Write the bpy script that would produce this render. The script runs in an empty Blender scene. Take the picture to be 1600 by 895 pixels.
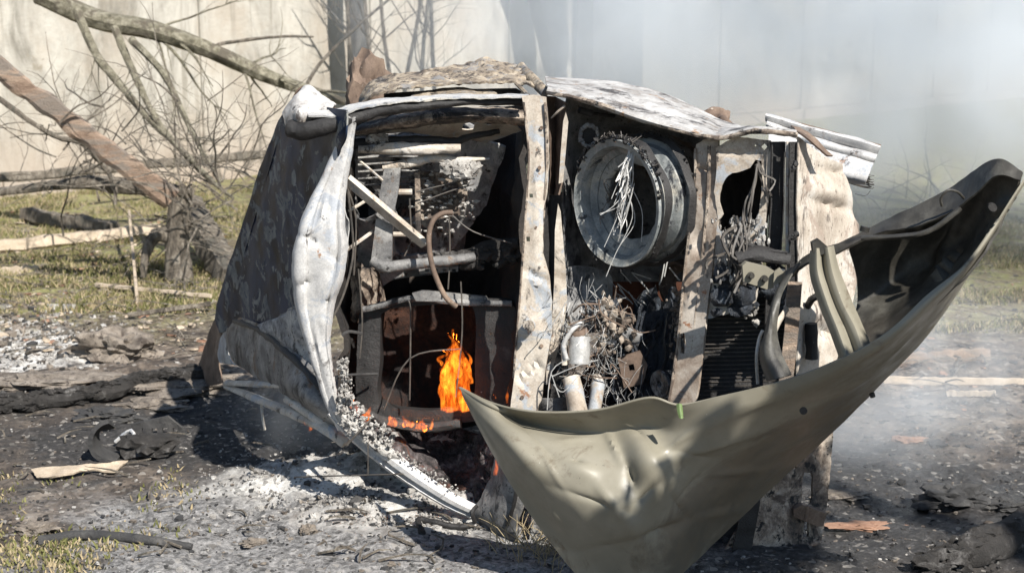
import bpy, bmesh, math, random
import numpy as np
from mathutils import Vector, Matrix, noise, geometry

R = math.radians
rnd = random.Random(7)

# ------------------------------------------------------------------ camera, sky, sun, exposure
SC = bpy.context.scene
COL = SC.collection
FPX, PITCH, CH = 2200.0, R(10.9), 1.8
cam_d = bpy.data.cameras.new('camera'); cam = bpy.data.objects.new('camera', cam_d); COL.objects.link(cam)
cam.location = (0, 0, CH); cam.rotation_euler = (R(90) - PITCH, 0, 0)
cam_d.sensor_width = 36; cam_d.lens = 36 * FPX / 1600; cam_d.clip_end = 3000; cam_d.clip_start = .05
cam_d.dof.use_dof = True; cam_d.dof.focus_distance = 4.75; cam_d.dof.aperture_fstop = 4.5
SC.camera = cam
SUN = Vector((-.58, .88, -1)).normalized()            # direction the light travels
w = bpy.data.worlds.new('World'); SC.world = w; w.use_nodes = True
nt = w.node_tree; nt.nodes.clear()
sky = nt.nodes.new('ShaderNodeTexSky'); sky.sky_type = 'NISHITA'; sky.sun_disc = False
el = math.asin(-SUN.z); sky.sun_elevation = el
sky.sun_rotation = math.atan2(-SUN.x, -SUN.y)
sky.dust_density = .4; sky.ozone_density = 2.5; sky.air_density = 1.2
bgn = nt.nodes.new('ShaderNodeBackground'); bgn.inputs[1].default_value = .068
out = nt.nodes.new('ShaderNodeOutputWorld')
nt.links.new(sky.outputs[0], bgn.inputs[0]); nt.links.new(bgn.outputs[0], out.inputs[0])
sl = bpy.data.lights.new('sun', 'SUN'); sun = bpy.data.objects.new('sun', sl); COL.objects.link(sun)
sl.energy = 5.0; sl.angle = R(.55); sl.color = (1, .955, .885)
sun.location = (5, -5, 9)
sun.rotation_euler = SUN.to_track_quat('-Z', 'Y').to_euler()
SC.view_settings.view_transform = 'Standard'; SC.view_settings.look = 'None'
SC.view_settings.exposure = .82; SC.view_settings.gamma = 1
try: SC.view_settings.use_curve_mapping = False
except Exception: pass
SC.render.engine = 'CYCLES'
SC.cycles.max_bounces = 8; SC.cycles.transparent_max_bounces = 24; SC.cycles.volume_bounces = 4
SC.cycles.volume_step_rate = 2.0; SC.cycles.volume_max_steps = 96
SC.cycles.use_denoising = True

# ------------------------------------------------------------------ helpers
CP, SP = math.cos(PITCH), math.sin(PITCH)
def ray(px, py):
    u = (px - 800) / FPX; v = (py - 447.5) / FPX
    return Vector((u, CP - v * SP, -SP - v * CP))
def P(px, py, Y):                       # a point seen at this pixel, Y metres into the place
    d = ray(px, py); t = Y / d.y
    return Vector((d.x * t, Y, CH + d.z * t))
MOUNDS = []                             # x, y, radius x, radius y, height
def fbm(x, y, z=0, o=4):
    return noise.fractal(Vector((x, y, z)), .9, 2.1, o)
def gh(x, y):
    h = .05 * fbm(x * .5, y * .5, 3, 3) + .022 * fbm(x * 2.7, y * 2.7, 9, 4)
    for mx, my, rx, ry, mh in MOUNDS:
        q = ((x - mx) / rx) ** 2 + ((y - my) / ry) ** 2
        if q < 9: h += mh * math.exp(-q) * (1 + .5 * noise.noise(Vector((x * 9, y * 9, 1))))
    return h
def G(px, py, up=0):                    # the ground point seen at this pixel
    d = ray(px, py); t = CH / max(-d.z, .012)
    x, y = d.x * t, d.y * t
    z = gh(x, y)
    t = (CH - z) / max(-d.z, .012); x, y = d.x * t, d.y * t
    return Vector((x, y, gh(x, y) + up))
def world_of(o):
    v = Vector(o.location)
    while o.parent: o = o.parent; v += Vector(o.location)
    return v
def sharp(me, deg=42):
    me.polygons.foreach_set('use_smooth', [True] * len(me.polygons))
    try: me.set_sharp_from_angle(angle=R(deg))
    except Exception: pass
class MB:
    def __init__(s): s.v = []; s.f = []; s.m = []; s.cur = 0
    def add(s, vs, fs):
        b = len(s.v); s.v += [Vector(q) for q in vs]
        s.f += [tuple(b + i for i in f) for f in fs]; s.m += [s.cur] * len(fs)
        return s
    def box(s, c, size, rot=None, ch=0):
        hx, hy, hz = [q / 2 for q in size]; M = rot or Matrix.Identity(3)
        vs = [Vector(c) + M @ Vector((x * hx, y * hy, z * hz)) for z in (-1, 1) for y in (-1, 1) for x in (-1, 1)]
        return s.add(vs, [(0, 2, 3, 1), (4, 5, 7, 6), (0, 1, 5, 4), (2, 6, 7, 3), (0, 4, 6, 2), (1, 3, 7, 5)])
    def tube(s, pts, rad, n=8, wob=0, flat=1.0, sub=4, up=None, cap=True, prof=None, smoothpath=True):
        pts = [Vector(p) for p in pts]
        if not hasattr(rad, '__len__'): rad = [rad] * len(pts)
        if smoothpath and len(pts) > 2 and sub > 1:
            P2, R2 = [], []
            for i in range(len(pts) - 1):
                a = pts[max(i - 1, 0)]; b = pts[i]; c = pts[i + 1]; d = pts[min(i + 2, len(pts) - 1)]
                for k in range(sub):
                    t = k / sub; P2.append(cr(a, b, c, d, t)); R2.append(rad[i] * (1 - t) + rad[i + 1] * t)
            P2.append(pts[-1]); R2.append(rad[-1]); pts, rad = P2, R2
        elif sub > 1:
            P2, R2 = [], []
            for i in range(len(pts) - 1):
                for k in range(sub):
                    t = k / sub; P2.append(pts[i].lerp(pts[i + 1], t)); R2.append(rad[i] * (1 - t) + rad[i + 1] * t)
            P2.append(pts[-1]); R2.append(rad[-1]); pts, rad = P2, R2
        if prof is None: prof = [(math.cos(2 * math.pi * k / n), flat * math.sin(2 * math.pi * k / n)) for k in range(n)]
        n = len(prof); vs = []; pu = Vector(up) if up else None
        for i, p in enumerate(pts):
            t = (pts[min(i + 1, len(pts) - 1)] - pts[max(i - 1, 0)])
            if t.length < 1e-9: t = Vector((0, 0, 1))
            t.normalize()
            if pu is None: pu = t.orthogonal()
            x = pu - t * pu.dot(t)
            if x.length < 1e-6: x = t.orthogonal()
            x.normalize(); y = t.cross(x)
            if not up: pu = x
            for k, (a, b) in enumerate(prof):
                q = p + (x * a + y * b) * rad[i]
                if wob: q += (q - p).normalized() * wob * noise.noise(q * (1.2 / max(wob * 6, .01)) + Vector((k * .3, 0, 0)))
                vs.append(q)
        fs = [(i * n + k, i * n + (k + 1) % n, (i + 1) * n + (k + 1) % n, (i + 1) * n + k) for i in range(len(pts) - 1) for k in range(n)]
        if cap: fs += [tuple(range(n - 1, -1, -1)), tuple((len(pts) - 1) * n + k for k in range(n))]
        return s.add(vs, fs)
    def lump(s, c, r, sc=(1, 1, 1), seed=0, sub=2, am=.45, fq=2.2, rot=None):
        bm = bmesh.new(); bmesh.ops.create_icosphere(bm, subdivisions=sub, radius=1)
        vs = []
        for v in bm.verts:
            d = v.co.normalized()
            k = 1 + am * noise.noise(d * fq + Vector((seed * 3.1, seed * 1.7, seed))) + am * .5 * noise.noise(d * fq * 2.6 + Vector((seed, 5, 0)))
            q = Vector((d.x * sc[0], d.y * sc[1], d.z * sc[2])) * (r * k)
            if rot: q = rot @ q
            vs.append(Vector(c) + q)
        fs = [tuple(v.index for v in f.verts) for f in bm.faces]; bm.free()
        return s.add(vs, fs)
    def build(s, name, mats, parent=None, deg=42, flat=False):
        me = bpy.data.meshes.new(name)
        off = world_of(parent) if parent else Vector()
        me.from_pydata([v - off for v in s.v], [], s.f)
        if not isinstance(mats, (list, tuple)): mats = [mats]
        for m in mats: me.materials.append(m)
        if len(mats) > 1: me.polygons.foreach_set('material_index', s.m)
        me.validate(); me.update()
        bm = bmesh.new(); bm.from_mesh(me); bmesh.ops.recalc_face_normals(bm, faces=bm.faces); bm.to_mesh(me); bm.free()
        if not flat: sharp(me, deg)
        o = bpy.data.objects.new(name, me); COL.objects.link(o)
        if parent: o.parent = parent
        return o
def recenter(o):                        # put a top-level mesh's origin at its base
    me = o.data; vs = [v.co for v in me.vertices]
    c = Vector((sum(v.x for v in vs) / len(vs), sum(v.y for v in vs) / len(vs), min(v.z for v in vs)))
    for v in me.vertices: v.co -= c
    o.location = c; return o
def cr(a, b, c, d, t):
    return .5 * ((2 * b) + (c - a) * t + (2 * a - 5 * b + 4 * c - d) * t * t + (3 * b - a - 3 * c + d) * t ** 3)
def tag(o, label=None, cat=None, group=None, kind=None):
    if label: o['label'] = label
    if cat: o['category'] = cat
    if group: o['group'] = group
    if kind: o['kind'] = kind
    return o
def empty(name, loc, label=None, cat=None, group=None):
    o = bpy.data.objects.new(name, None); COL.objects.link(o); o.location = loc; o.empty_display_size = .2
    return tag(o, label, cat, group)
def solid_grid(mb, g, thick):
    """g: 2-D list of points -> a sheet with real thickness"""
    nr, nc = len(g), len(g[0]); nor = []
    for i in range(nr):
        row = []
        for j in range(nc):
            du = g[i][min(j + 1, nc - 1)] - g[i][max(j - 1, 0)]; dv = g[min(i + 1, nr - 1)][j] - g[max(i - 1, 0)][j]
            n = du.cross(dv); n = n.normalized() if n.length > 1e-12 else Vector((0, -1, 0)); row.append(n)
        nor.append(row)
    vs = [g[i][j] for i in range(nr) for j in range(nc)] + [g[i][j] - nor[i][j] * thick for i in range(nr) for j in range(nc)]
    N = nr * nc; fs = []
    for i in range(nr - 1):
        for j in range(nc - 1):
            a = i * nc + j; fs.append((a, a + nc, a + nc + 1, a + 1)); fs.append((N + a, N + a + 1, N + a + nc + 1, N + a + nc))
    rim = [j for j in range(nc)] + [i * nc + nc - 1 for i in range(1, nr)] + [(nr - 1) * nc + j for j in range(nc - 2, -1, -1)] + [i * nc for i in range(nr - 2, 0, -1)]
    for k in range(len(rim)):
        a, b = rim[k], rim[(k + 1) % len(rim)]; fs.append((a, b, N + b, N + a))
    mb.add(vs, fs)
def sheet(mb, rows, thick=.004, su=8, sv=8, amp=0, fq=6, seed=0, dents=(), world=False):
    """rows of (px, py, Y) control points -> crumpled metal sheet"""
    ctl = [[(Vector(p) if world else P(*p)) for p in r] for r in rows]
    def resample(line, s):
        o = []
        n = len(line)
        for i in range(n - 1):
            a = line[i - 1] if i else line[0] * 2 - line[1]
            b, c = line[i], line[i + 1]
            d = line[i + 2] if i + 2 < n else line[-1] * 2 - line[-2]
            for k in range(s): o.append(cr(a, b, c, d, k / s))
        o.append(line[-1]); return o
    A = [resample(r, su) for r in ctl]
    B = list(zip(*[resample([r[j] for r in A], sv) for j in range(len(A[0]))]))
    g = [list(r) for r in B]
    nr, nc = len(g), len(g[0])
    if amp or dents:
        h = [[None] * nc for _ in range(nr)]
        for i in range(nr):
            for j in range(nc):
                p = g[i][j]
                du = g[i][min(j + 1, nc - 1)] - g[i][max(j - 1, 0)]; dv = g[min(i + 1, nr - 1)][j] - g[max(i - 1, 0)][j]
                n = du.cross(dv)
                n = n.normalized() if n.length > 1e-12 else Vector((0, -1, 0))
                if n.y > 0: n = -n
                k = 0
                if amp:
                    q = p * fq + Vector((seed * 7.3, seed, 0))
                    k += amp * (noise.noise(q) + .45 * (1 - 2 * abs(noise.noise(q * 2.1))) + .25 * noise.noise(q * 4.7))
                for (dx, dy, rx, ry, am, an, *cu) in dents:
                    # dent positions in pixels of the front view, converted by distance on the sheet
                    c = P(dx, dy, p.y); e = (p - c); ex, ez = e.x, -e.z
                    ca, sa = math.cos(an), math.sin(an); a_ = (ex * ca + ez * sa) * 520 / rx; b_ = (-ex * sa + ez * ca) * 520 / ry
                    q2 = a_ * a_ + b_ * b_
                    if q2 < 9: k += am * (math.exp(-1.7 * math.sqrt(q2)) if cu else math.exp(-q2))
                h[i][j] = p + n * k
        g = h
    solid_grid(mb, g, thick); return mb
def plane_y(a, b, c):
    """exact plane through three (px, py, Y): returns Y(px, py)"""
    A = np.array([[1, q[0], q[1]] for q in (a, b, c)], float); s = np.linalg.solve(A, np.array([1 / q[2] for q in (a, b, c)]))
    return lambda x, y: 1 / (s[0] + s[1] * x + s[2] * y)
def plate(mb, outer, yf, holes=(), thick=.005, step=9, amp=0, fq=8, seed=0, jag=0, smooth=False, dents=()):
    """polygon (pixels of the front view) with holes on a plane or surface Y(px, py), triangulated densely, crumpled, with thickness"""
    if isinstance(yf, (int, float)): yc = yf; yf = lambda x, y: yc
    r_ = random.Random(seed + 5)
    def dense(loop, sm):
        o = []; n = len(loop)
        for i in range(n):
            a = Vector(loop[i - 1]); b = Vector(loop[i]); c = Vector(loop[(i + 1) % n]); d = Vector(loop[(i + 2) % n])
            m = max(1, int((c - b).length / step))
            for k in range(m):
                q = cr(a, b, c, d, k / m) if sm else b.lerp(c, k / m)
                if jag: q = q + (Vector((noise.noise(Vector((q.x * .11, q.y * .11, seed))), noise.noise(Vector((q.x * .11, q.y * .11, seed + 9))))) * .6 + Vector((noise.noise(Vector((q.x * .4, q.y * .4, seed))), noise.noise(Vector((q.x * .4, q.y * .4, seed + 9))))) * .6) * jag
                o.append(q)
        return o
    loops = [dense(outer, smooth)] + [dense(h, True) for h in holes]
    vs = []; es = []; 
    for lp in loops:
        b = len(vs); vs += lp; es += [(b + i, b + (i + 1) % len(lp)) for i in range(len(lp))]
    xs = [v.x for v in loops[0]]; ys = [v.y for v in loops[0]]
    def inside(p, lp):
        c = False; n = len(lp); j = n - 1
        for i in range(n):
            if (lp[i].y > p.y) != (lp[j].y > p.y) and p.x < (lp[j].x - lp[i].x) * (p.y - lp[i].y) / (lp[j].y - lp[i].y) + lp[i].x: c = not c
            j = i
        return c
    y = min(ys) + step * .5
    while y < max(ys):
        x = min(xs) + step * .5
        while x < max(xs):
            q = Vector((x + r_.uniform(-.3, .3) * step, y + r_.uniform(-.3, .3) * step))
            if inside(q, loops[0]) and not any(inside(q, l) for l in loops[1:]) and min((q - e).length for lp in loops for e in lp) > step * .45: vs.append(q)
            x += step
        y += step
    V, E, F, _, _, _ = geometry.delaunay_2d_cdt([Vector((v.x, v.y)) for v in vs], es, [], 1, 1e-4)
    FF = []
    for f in F:
        c = sum((V[i] for i in f), Vector((0, 0))) / len(f)
        if inside(c, loops[0]) and not any(inside(c, l) for l in loops[1:]): FF.append(tuple(f))
    W = [P(v.x, v.y, yf(v.x, v.y)) for v in V]
    n = Vector()
    for f in FF: 
        q = (W[f[1]] - W[f[0]]).cross(W[f[2]] - W[f[0]])
        if q.y > 0: q = -q
        n += q
    n = n.normalized() if n.length else Vector((0, -1, 0))
    front = []
    for p, v in zip(W, V):
        k = 0
        if amp:
            q = p * fq + Vector((seed * 3.7, 0, seed)); k = amp * (noise.noise(q) + .5 * (1 - 2 * abs(noise.noise(q * 2.3))) )
        for (dx, dy, rx, ry, am, an, *cu) in dents:
            ca, sa = math.cos(an), math.sin(an); ex, ey = v.x - dx, v.y - dy
            q2 = ((ex * ca + ey * sa) / rx) ** 2 + ((-ex * sa + ey * ca) / ry) ** 2
            if q2 < 9: k += am * (math.exp(-1.7 * math.sqrt(q2)) if cu else math.exp(-q2))
        front.append(p + n * k)
    back = [p - n * thick for p in front]; N = len(front)
    fs = list(FF) + [tuple(N + i for i in reversed(f)) for f in FF]
    cnt = {}
    for f in FF:
        for i in range(len(f)):
            e = (f[i], f[(i + 1) % len(f)]); cnt[tuple(sorted(e))] = cnt.get(tuple(sorted(e)), 0) + 1
    for e, c in cnt.items():
        if c == 1: fs.append((e[0], e[1], N + e[1], N + e[0]))
    mb.add(front + back, fs); return mb
def PP(*pts): return [P(*p) for p in pts]

# ------------------------------------------------------------------ materials
def nodes(name):
    m = bpy.data.materials.new(name); m.use_nodes = True; t = m.node_tree; t.nodes.clear()
    o = t.nodes.new('ShaderNodeOutputMaterial'); b = t.nodes.new('ShaderNodeBsdfPrincipled')
    t.links.new(b.outputs[0], o.inputs[0]); tc = t.nodes.new('ShaderNodeTexCoord')
    return m, t, o, b, tc
def noise_n(t, tc, scale, detail=8, rough=.62, dist=0, vec=None, sc=None):
    n = t.nodes.new('ShaderNodeTexNoise'); n.inputs['Scale'].default_value = scale; n.inputs['Detail'].default_value = detail
    n.inputs['Roughness'].default_value = rough; n.inputs['Distortion'].default_value = dist
    src = vec or tc.outputs['Object']
    if sc:
        mp = t.nodes.new('ShaderNodeMapping'); mp.inputs['Scale'].default_value = sc; t.links.new(src, mp.inputs[0]); src = mp.outputs[0]
    t.links.new(src, n.inputs['Vector']); return n.outputs['Fac']
def ramp(t, fac, stops, interp='LINEAR'):
    r = t.nodes.new('ShaderNodeValToRGB'); e = r.color_ramp.elements; r.color_ramp.interpolation = interp
    while len(e) < len(stops): e.new(.5)
    for q, (p, c) in zip(e, stops): q.position = p; q.color = (*c, 1) if hasattr(c, '__len__') else (c, c, c, 1)
    t.links.new(fac, r.inputs[0]); return r.outputs[0]
def mix(t, fac, a, b, mode='MIX'):
    m = t.nodes.new('ShaderNodeMix'); m.data_type = 'RGBA'; m.blend_type = mode
    if isinstance(fac, (int, float)): m.inputs[0].default_value = fac
    else: t.links.new(fac, m.inputs[0])
    for i, q in ((6, a), (7, b)):
        if hasattr(q, 'links') or hasattr(q, 'is_linked'): t.links.new(q, m.inputs[i])
        else: m.inputs[i].default_value = (*q, 1)
    return m.outputs[2]
def bump(t, b, h, strength=.5, dist=.01):
    n = t.nodes.new('ShaderNodeBump'); n.inputs['Strength'].default_value = strength; n.inputs['Distance'].default_value = dist
    t.links.new(h, n.inputs['Height']); t.links.new(n.outputs[0], b.inputs['Normal'])
def grunge(name, stops, scale=4, spots=None, spot_at=.62, spot_scale=30, rough=.8, metal=0, bmp=.5, sc=None, layer=None, layer_at=.55, layer_scale=2.3, rough2=None, bd=.006, soot=None, soot_at=.57, soot_scale=5, pits=0):
    """burnt metal and the like: a ramp over large noise, other colours in patches with hard ragged edges, specks, pits, bumps"""
    m, t, o, b, tc = nodes(name)
    f1 = noise_n(t, tc, scale, 12, .72, .4, sc=sc)
    c = ramp(t, f1, stops)
    if layer:
        f2 = noise_n(t, tc, layer_scale, 12, .72, .8, sc=sc)
        c = mix(t, ramp(t, f2, [(layer_at - .03, 0), (layer_at + .03, 1)]), c, layer)
    if soot:
        f4 = noise_n(t, tc, soot_scale, 14, .78, .5, sc=sc or (1, 1, .6))
        c = mix(t, ramp(t, f4, [(soot_at - .045, 0), (soot_at - .01, .45), (soot_at + .02, 1)]), c, soot)
    if spots:
        f3 = noise_n(t, tc, spot_scale, 6, .7)
        c = mix(t, ramp(t, f3, [(spot_at - .02, 0), (spot_at + .03, 1)]), c, spots)
    if pits:
        f5 = noise_n(t, tc, 110, 5, .8)
        c = mix(t, ramp(t, f5, [(pits, 0), (pits + .03, .9)]), c, (.04, .03, .025))
    fine = noise_n(t, tc, 160, 4, .7)
    c = mix(t, .4, c, ramp(t, fine, [(.3, .2), (.7, 1.0)]), 'MULTIPLY')
    t.links.new(c, b.inputs['Base Color'])
    if rough2 is None: b.inputs['Roughness'].default_value = rough
    else: t.links.new(ramp(t, f1, [(.4, rough), (.6, rough2)]), b.inputs['Roughness'])
    b.inputs['Metallic'].default_value = metal
    hh = mix(t, .6, f1, noise_n(t, tc, 70, 10, .75))
    bump(t, b, hh, bmp, bd)
    return m
BLACK = (.012, .011, .011); SOOT = (.03, .028, .027); CHAR = (.055, .05, .047); GREY = (.2, .19, .18); ASHW = (.62, .6, .56)
BEIGE = (.46, .40, .33); WARM = (.58, .5, .41); BROWN = (.16, .095, .055); RUST = (.2, .08, .035); BLUEG = (.17, .19, .21)
M = {}
M['ash_white'] = grunge('ash_white_metal', [(.36, (.30, .29, .285)), (.5, (.50, .49, .475)), (.64, (.64, .62, .58))], 7, spots=(.2, .13, .08), spot_at=.66, spot_scale=18, rough=.7, bmp=.8, soot=(.05, .046, .045), soot_at=.60, soot_scale=6, pits=.63, layer=(.36, .38, .41), layer_at=.55, layer_scale=9)
M['ash_clean'] = grunge('clean_ash_white_metal', [(.38, (.40, .395, .39)), (.5, (.53, .52, .505)), (.62, (.62, .605, .58))], 8, spots=(.34, .2, .12), spot_at=.655, spot_scale=12, rough=.55, bmp=.35, bd=.003, soot=(.07, .062, .06), soot_at=.595, soot_scale=11, pits=.655, layer=(.42, .44, .47), layer_at=.56, layer_scale=8)
M['beige'] = grunge('burnt_beige_metal', [(.38, (.34, .28, .22)), (.47, (.46, .40, .33)), (.55, (.56, .50, .42)), (.64, (.66, .61, .55))], 7, spots=(.3, .16, .09), spot_at=.64, spot_scale=16, rough=.65, bmp=.35, bd=.003, layer=(.38, .40, .42), layer_at=.56, layer_scale=9, soot=(.06, .05, .043), soot_at=.60, soot_scale=9, pits=.655)
M['beige_brown'] = grunge('heat_browned_beige_metal', [(.38, (.24, .18, .135)), (.48, (.38, .315, .255)), (.6, (.54, .48, .41))], 7, spots=(.3, .14, .07), spot_at=.62, spot_scale=16, rough=.65, bmp=.35, bd=.003, soot=(.05, .04, .034), soot_at=.595, soot_scale=8, pits=.655)
M['wing_top'] = grunge('ashed_wing', [(.38, (.22, .19, .16)), (.48, (.38, .365, .35)), (.6, (.56, .545, .52))], 7, spots=(.3, .18, .1), spot_at=.63, spot_scale=20, rough=.6, bmp=.4, bd=.003, soot=(.06, .052, .048), soot_at=.56, soot_scale=9, pits=.64)
M['ash_dark'] = grunge('smouldering_ash', [(.38, (.03, .026, .027)), (.5, (.10, .085, .085)), (.6, (.26, .23, .23)), (.68, (.42, .39, .38))], 16, rough=1, bmp=1, bd=.03, layer=(.16, .08, .06), layer_at=.56, layer_scale=7, soot=(.015, .013, .013), soot_at=.56, soot_scale=12)
M['front_face'] = grunge('burnt_front_face', [(.36, (.36, .30, .24)), (.5, (.55, .48, .40)), (.62, (.66, .62, .56))], 4, spots=(.12, .09, .07), spot_at=.62, spot_scale=40, rough=.7, bmp=.7, layer=(.40, .32, .26), layer_at=.56, layer_scale=3, soot=(.10, .08, .068), soot_at=.585, soot_scale=7, pits=.63)
M['beige_soot'] = grunge('burnt_sooty_metal', [(.38, (.05, .042, .038)), (.47, (.2, .155, .12)), (.56, (.42, .35, .28)), (.68, (.56, .5, .42))], 9, spots=BLACK, spot_at=.58, spot_scale=26, rough=.8, bmp=.9, layer=(.12, .09, .07), layer_at=.54, layer_scale=5, soot=(.02, .018, .017), soot_at=.56, soot_scale=5, pits=.6)
M['grey'] = grunge('burnt_grey_metal', [(.36, (.08, .08, .082)), (.5, (.19, .185, .18)), (.64, (.34, .33, .31))], 8, spots=SOOT, spot_at=.6, spot_scale=30, rough=.6, bmp=.8, layer=(.16, .1, .06), layer_at=.6, layer_scale=5, soot=(.018, .018, .02), soot_at=.57, soot_scale=4, pits=.62)
M['black'] = grunge('sooty_black_metal', [(.35, BLACK), (.6, SOOT), (.8, (.12, .115, .11))], 7, spots=(.3, .29, .27), spot_at=.7, spot_scale=40, rough=.6, bmp=.8, bd=.01)
M['inside'] = grunge('charred_cabin_lining', [(.35, (.012, .011, .012)), (.55, (.045, .038, .033)), (.68, (.11, .075, .05)), (.8, (.16, .08, .04))], 3.5, spots=(.2, .18, .16), spot_at=.7, spot_scale=20, rough=.85, bmp=.9, bd=.015)
M['dusty'] = grunge('dusty_grey_trim', [(.38, (.14, .14, .145)), (.5, (.32, .32, .32)), (.62, (.52, .5, .46))], 11, spots=(.05, .045, .04), spot_at=.6, spot_scale=22, rough=.8, bmp=.6, bd=.004, soot=(.03, .027, .026), soot_at=.58, soot_scale=8)
M['brown'] = grunge('heat_browned_metal', [(.3, (.05, .035, .028)), (.5, (.16, .11, .08)), (.7, (.3, .22, .16))], 5, spots=(.42, .36, .3), spot_at=.66, spot_scale=40, rough=.8, bmp=.6)
M['tan_char'] = grunge('scorched_tan_door_skin', [(.38, (.10, .08, .065)), (.47, (.26, .21, .155)), (.56, (.42, .35, .26)), (.64, (.54, .47, .38))], 16, spots=(.05, .04, .035), spot_at=.59, spot_scale=36, rough=.85, bmp=.8, bd=.006, soot=(.05, .043, .04), soot_at=.57, soot_scale=8, layer=(.24, .23, .22), layer_at=.56, layer_scale=9)
M['engine'] = grunge('blue_black_melt', [(.38, (.012, .014, .018)), (.55, (.035, .042, .055)), (.68, (.11, .135, .165))], 18, spots=(.3, .3, .28), spot_at=.66, spot_scale=60, rough=.4, bmp=1, bd=.02, sc=(2, 1, .45))
M['rustred'] = grunge('dark_rust', [(.3, (.025, .012, .008)), (.5, (.09, .03, .014)), (.7, (.17, .06, .025))], 6, rough=.85, bmp=.8)
M['flame_glow_red'] = grunge('lining_red_with_flame_glow', [(.38, (.012, .006, .005)), (.5, (.035, .013, .007)), (.64, (.085, .032, .015))], 9, rough=.95, bmp=1, bd=.02, soot=(.008, .006, .006), soot_at=.55)  # red-brown that puts the flame's glow into the colour
M['wire'] = grunge('bare_wire', [(.3, (.3, .3, .3)), (.7, (.62, .61, .58))], 20, rough=.5, metal=.2, bmp=.1)
M['wire_dark'] = grunge('burnt_wire', [(.3, (.03, .03, .03)), (.7, (.14, .12, .1))], 20, rough=.6, bmp=.1)
M['rim'] = grunge('burnt_rim_paint', [(.36, (.12, .135, .14)), (.5, (.27, .285, .28)), (.64, (.46, .43, .36))], 9, spots=(.04, .04, .04), spot_at=.64, spot_scale=24, rough=.55, bmp=.5, soot=(.02, .022, .028), soot_at=.60, soot_scale=7, pits=.62)
M['soot_ash'] = grunge('crumbling_ash', [(.36, (.2, .185, .17)), (.5, (.42, .40, .37)), (.66, (.68, .66, .62))], 16, spots=(.06, .05, .045), spot_at=.57, spot_scale=60, rough=1, bmp=1, bd=.012)
# roof: grey-beige paint with black blistered patches stretched along the panel
def mat_roof():
    m, t, o, b, tc = nodes('blistered_roof_paint')
    f = noise_n(t, tc, 15, 5, .62, .9, sc=(1, .3, .7))
    f2 = noise_n(t, tc, 45, 8, .75)
    ff = mix(t, .2, f, f2)
    paint = ramp(t, noise_n(t, tc, 9, 8, .7), [(.38, (.11, .115, .12)), (.5, (.18, .18, .17)), (.62, (.25, .245, .225))])
    dark = ramp(t, noise_n(t, tc, 6, 6, .6), [(.38, (.008, .011, .020)), (.6, (.025, .040, .075))])
    mask = ramp(t, ff, [(.535, 0), (.545, 1)])
    t.links.new(mix(t, mask, dark, paint), b.inputs['Base Color'])
    t.links.new(ramp(t, mask, [(0, .45), (1, .95)]), b.inputs['Roughness']); b.inputs['Specular IOR Level'].default_value = .06
    bump(t, b, ff, .3, .006); return m
M['roof'] = mat_roof()
def mat_hood():
    m, t, o, b, tc = nodes('olive_grey_hood_paint')
    f = noise_n(t, tc, 2.2, 8, .6)
    c = ramp(t, f, [(.38, (.18, .165, .125)), (.55, (.235, .217, .17)), (.66, (.275, .255, .205))])
    dust = ramp(t, noise_n(t, tc, 90, 3, .8), [(.70, 0), (.76, 1)])
    c = mix(t, dust, c, (.42, .41, .37))
    sc_ = noise_n(t, tc, 5, 10, .7, .8)
    c = mix(t, ramp(t, sc_, [(.6, 0), (.72, .6)]), c, (.12, .075, .045))
    scr = noise_n(t, tc, 9, 6, .8, .2, sc=(1.2, 1, 14)); c = mix(t, ramp(t, scr, [(.66, 0), (.69, .5)]), c, (.34, .32, .27))
    bl = noise_n(t, tc, 3.2, 14, .78, .6); c = mix(t, ramp(t, bl, [(.56, 0), (.64, .75)]), c, (.10, .075, .05))
    sp_ = t.nodes.new('ShaderNodeSeparateXYZ'); t.links.new(tc.outputs['Object'], sp_.inputs[0])   # scorch stain and painted shade in one, over the lower right
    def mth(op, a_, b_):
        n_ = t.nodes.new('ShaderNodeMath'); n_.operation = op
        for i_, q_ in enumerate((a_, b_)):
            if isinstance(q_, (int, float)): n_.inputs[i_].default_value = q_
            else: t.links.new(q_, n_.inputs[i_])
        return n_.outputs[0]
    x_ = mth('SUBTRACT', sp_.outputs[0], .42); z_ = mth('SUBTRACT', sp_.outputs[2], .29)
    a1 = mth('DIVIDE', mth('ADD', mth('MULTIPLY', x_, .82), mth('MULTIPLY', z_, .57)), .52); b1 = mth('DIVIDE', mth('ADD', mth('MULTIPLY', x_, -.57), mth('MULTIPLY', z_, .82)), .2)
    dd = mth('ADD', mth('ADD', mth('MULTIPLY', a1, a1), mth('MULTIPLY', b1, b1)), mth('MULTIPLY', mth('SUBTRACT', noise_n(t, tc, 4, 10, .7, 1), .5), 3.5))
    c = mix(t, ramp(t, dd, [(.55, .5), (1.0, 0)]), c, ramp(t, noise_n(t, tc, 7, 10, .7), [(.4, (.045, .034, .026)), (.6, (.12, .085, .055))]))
    pk = noise_n(t, tc, 60, 6, .8); c = mix(t, ramp(t, pk, [(.655, 0), (.68, .9)]), c, (.05, .042, .035))
    t.links.new(c, b.inputs['Base Color'])
    t.links.new(ramp(t, noise_n(t, tc, 14, 8, .7), [(.38, .30), (.6, .48)]), b.inputs['Roughness'])
    b.inputs['Specular IOR Level'].default_value = .32
    bump(t, b, noise_n(t, tc, 70, 5, .6), .06, .003); return m
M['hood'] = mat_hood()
M['hood_in'] = grunge('hood_inner_paint', [(.38, (.018, .016, .013)), (.5, (.05, .046, .038)), (.62, (.11, .105, .09))], 3, spots=(.3, .29, .26), spot_at=.74, spot_scale=40, rough=.5, bmp=.25, layer=(.03, .028, .025), layer_at=.56, layer_scale=2.1)
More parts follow.
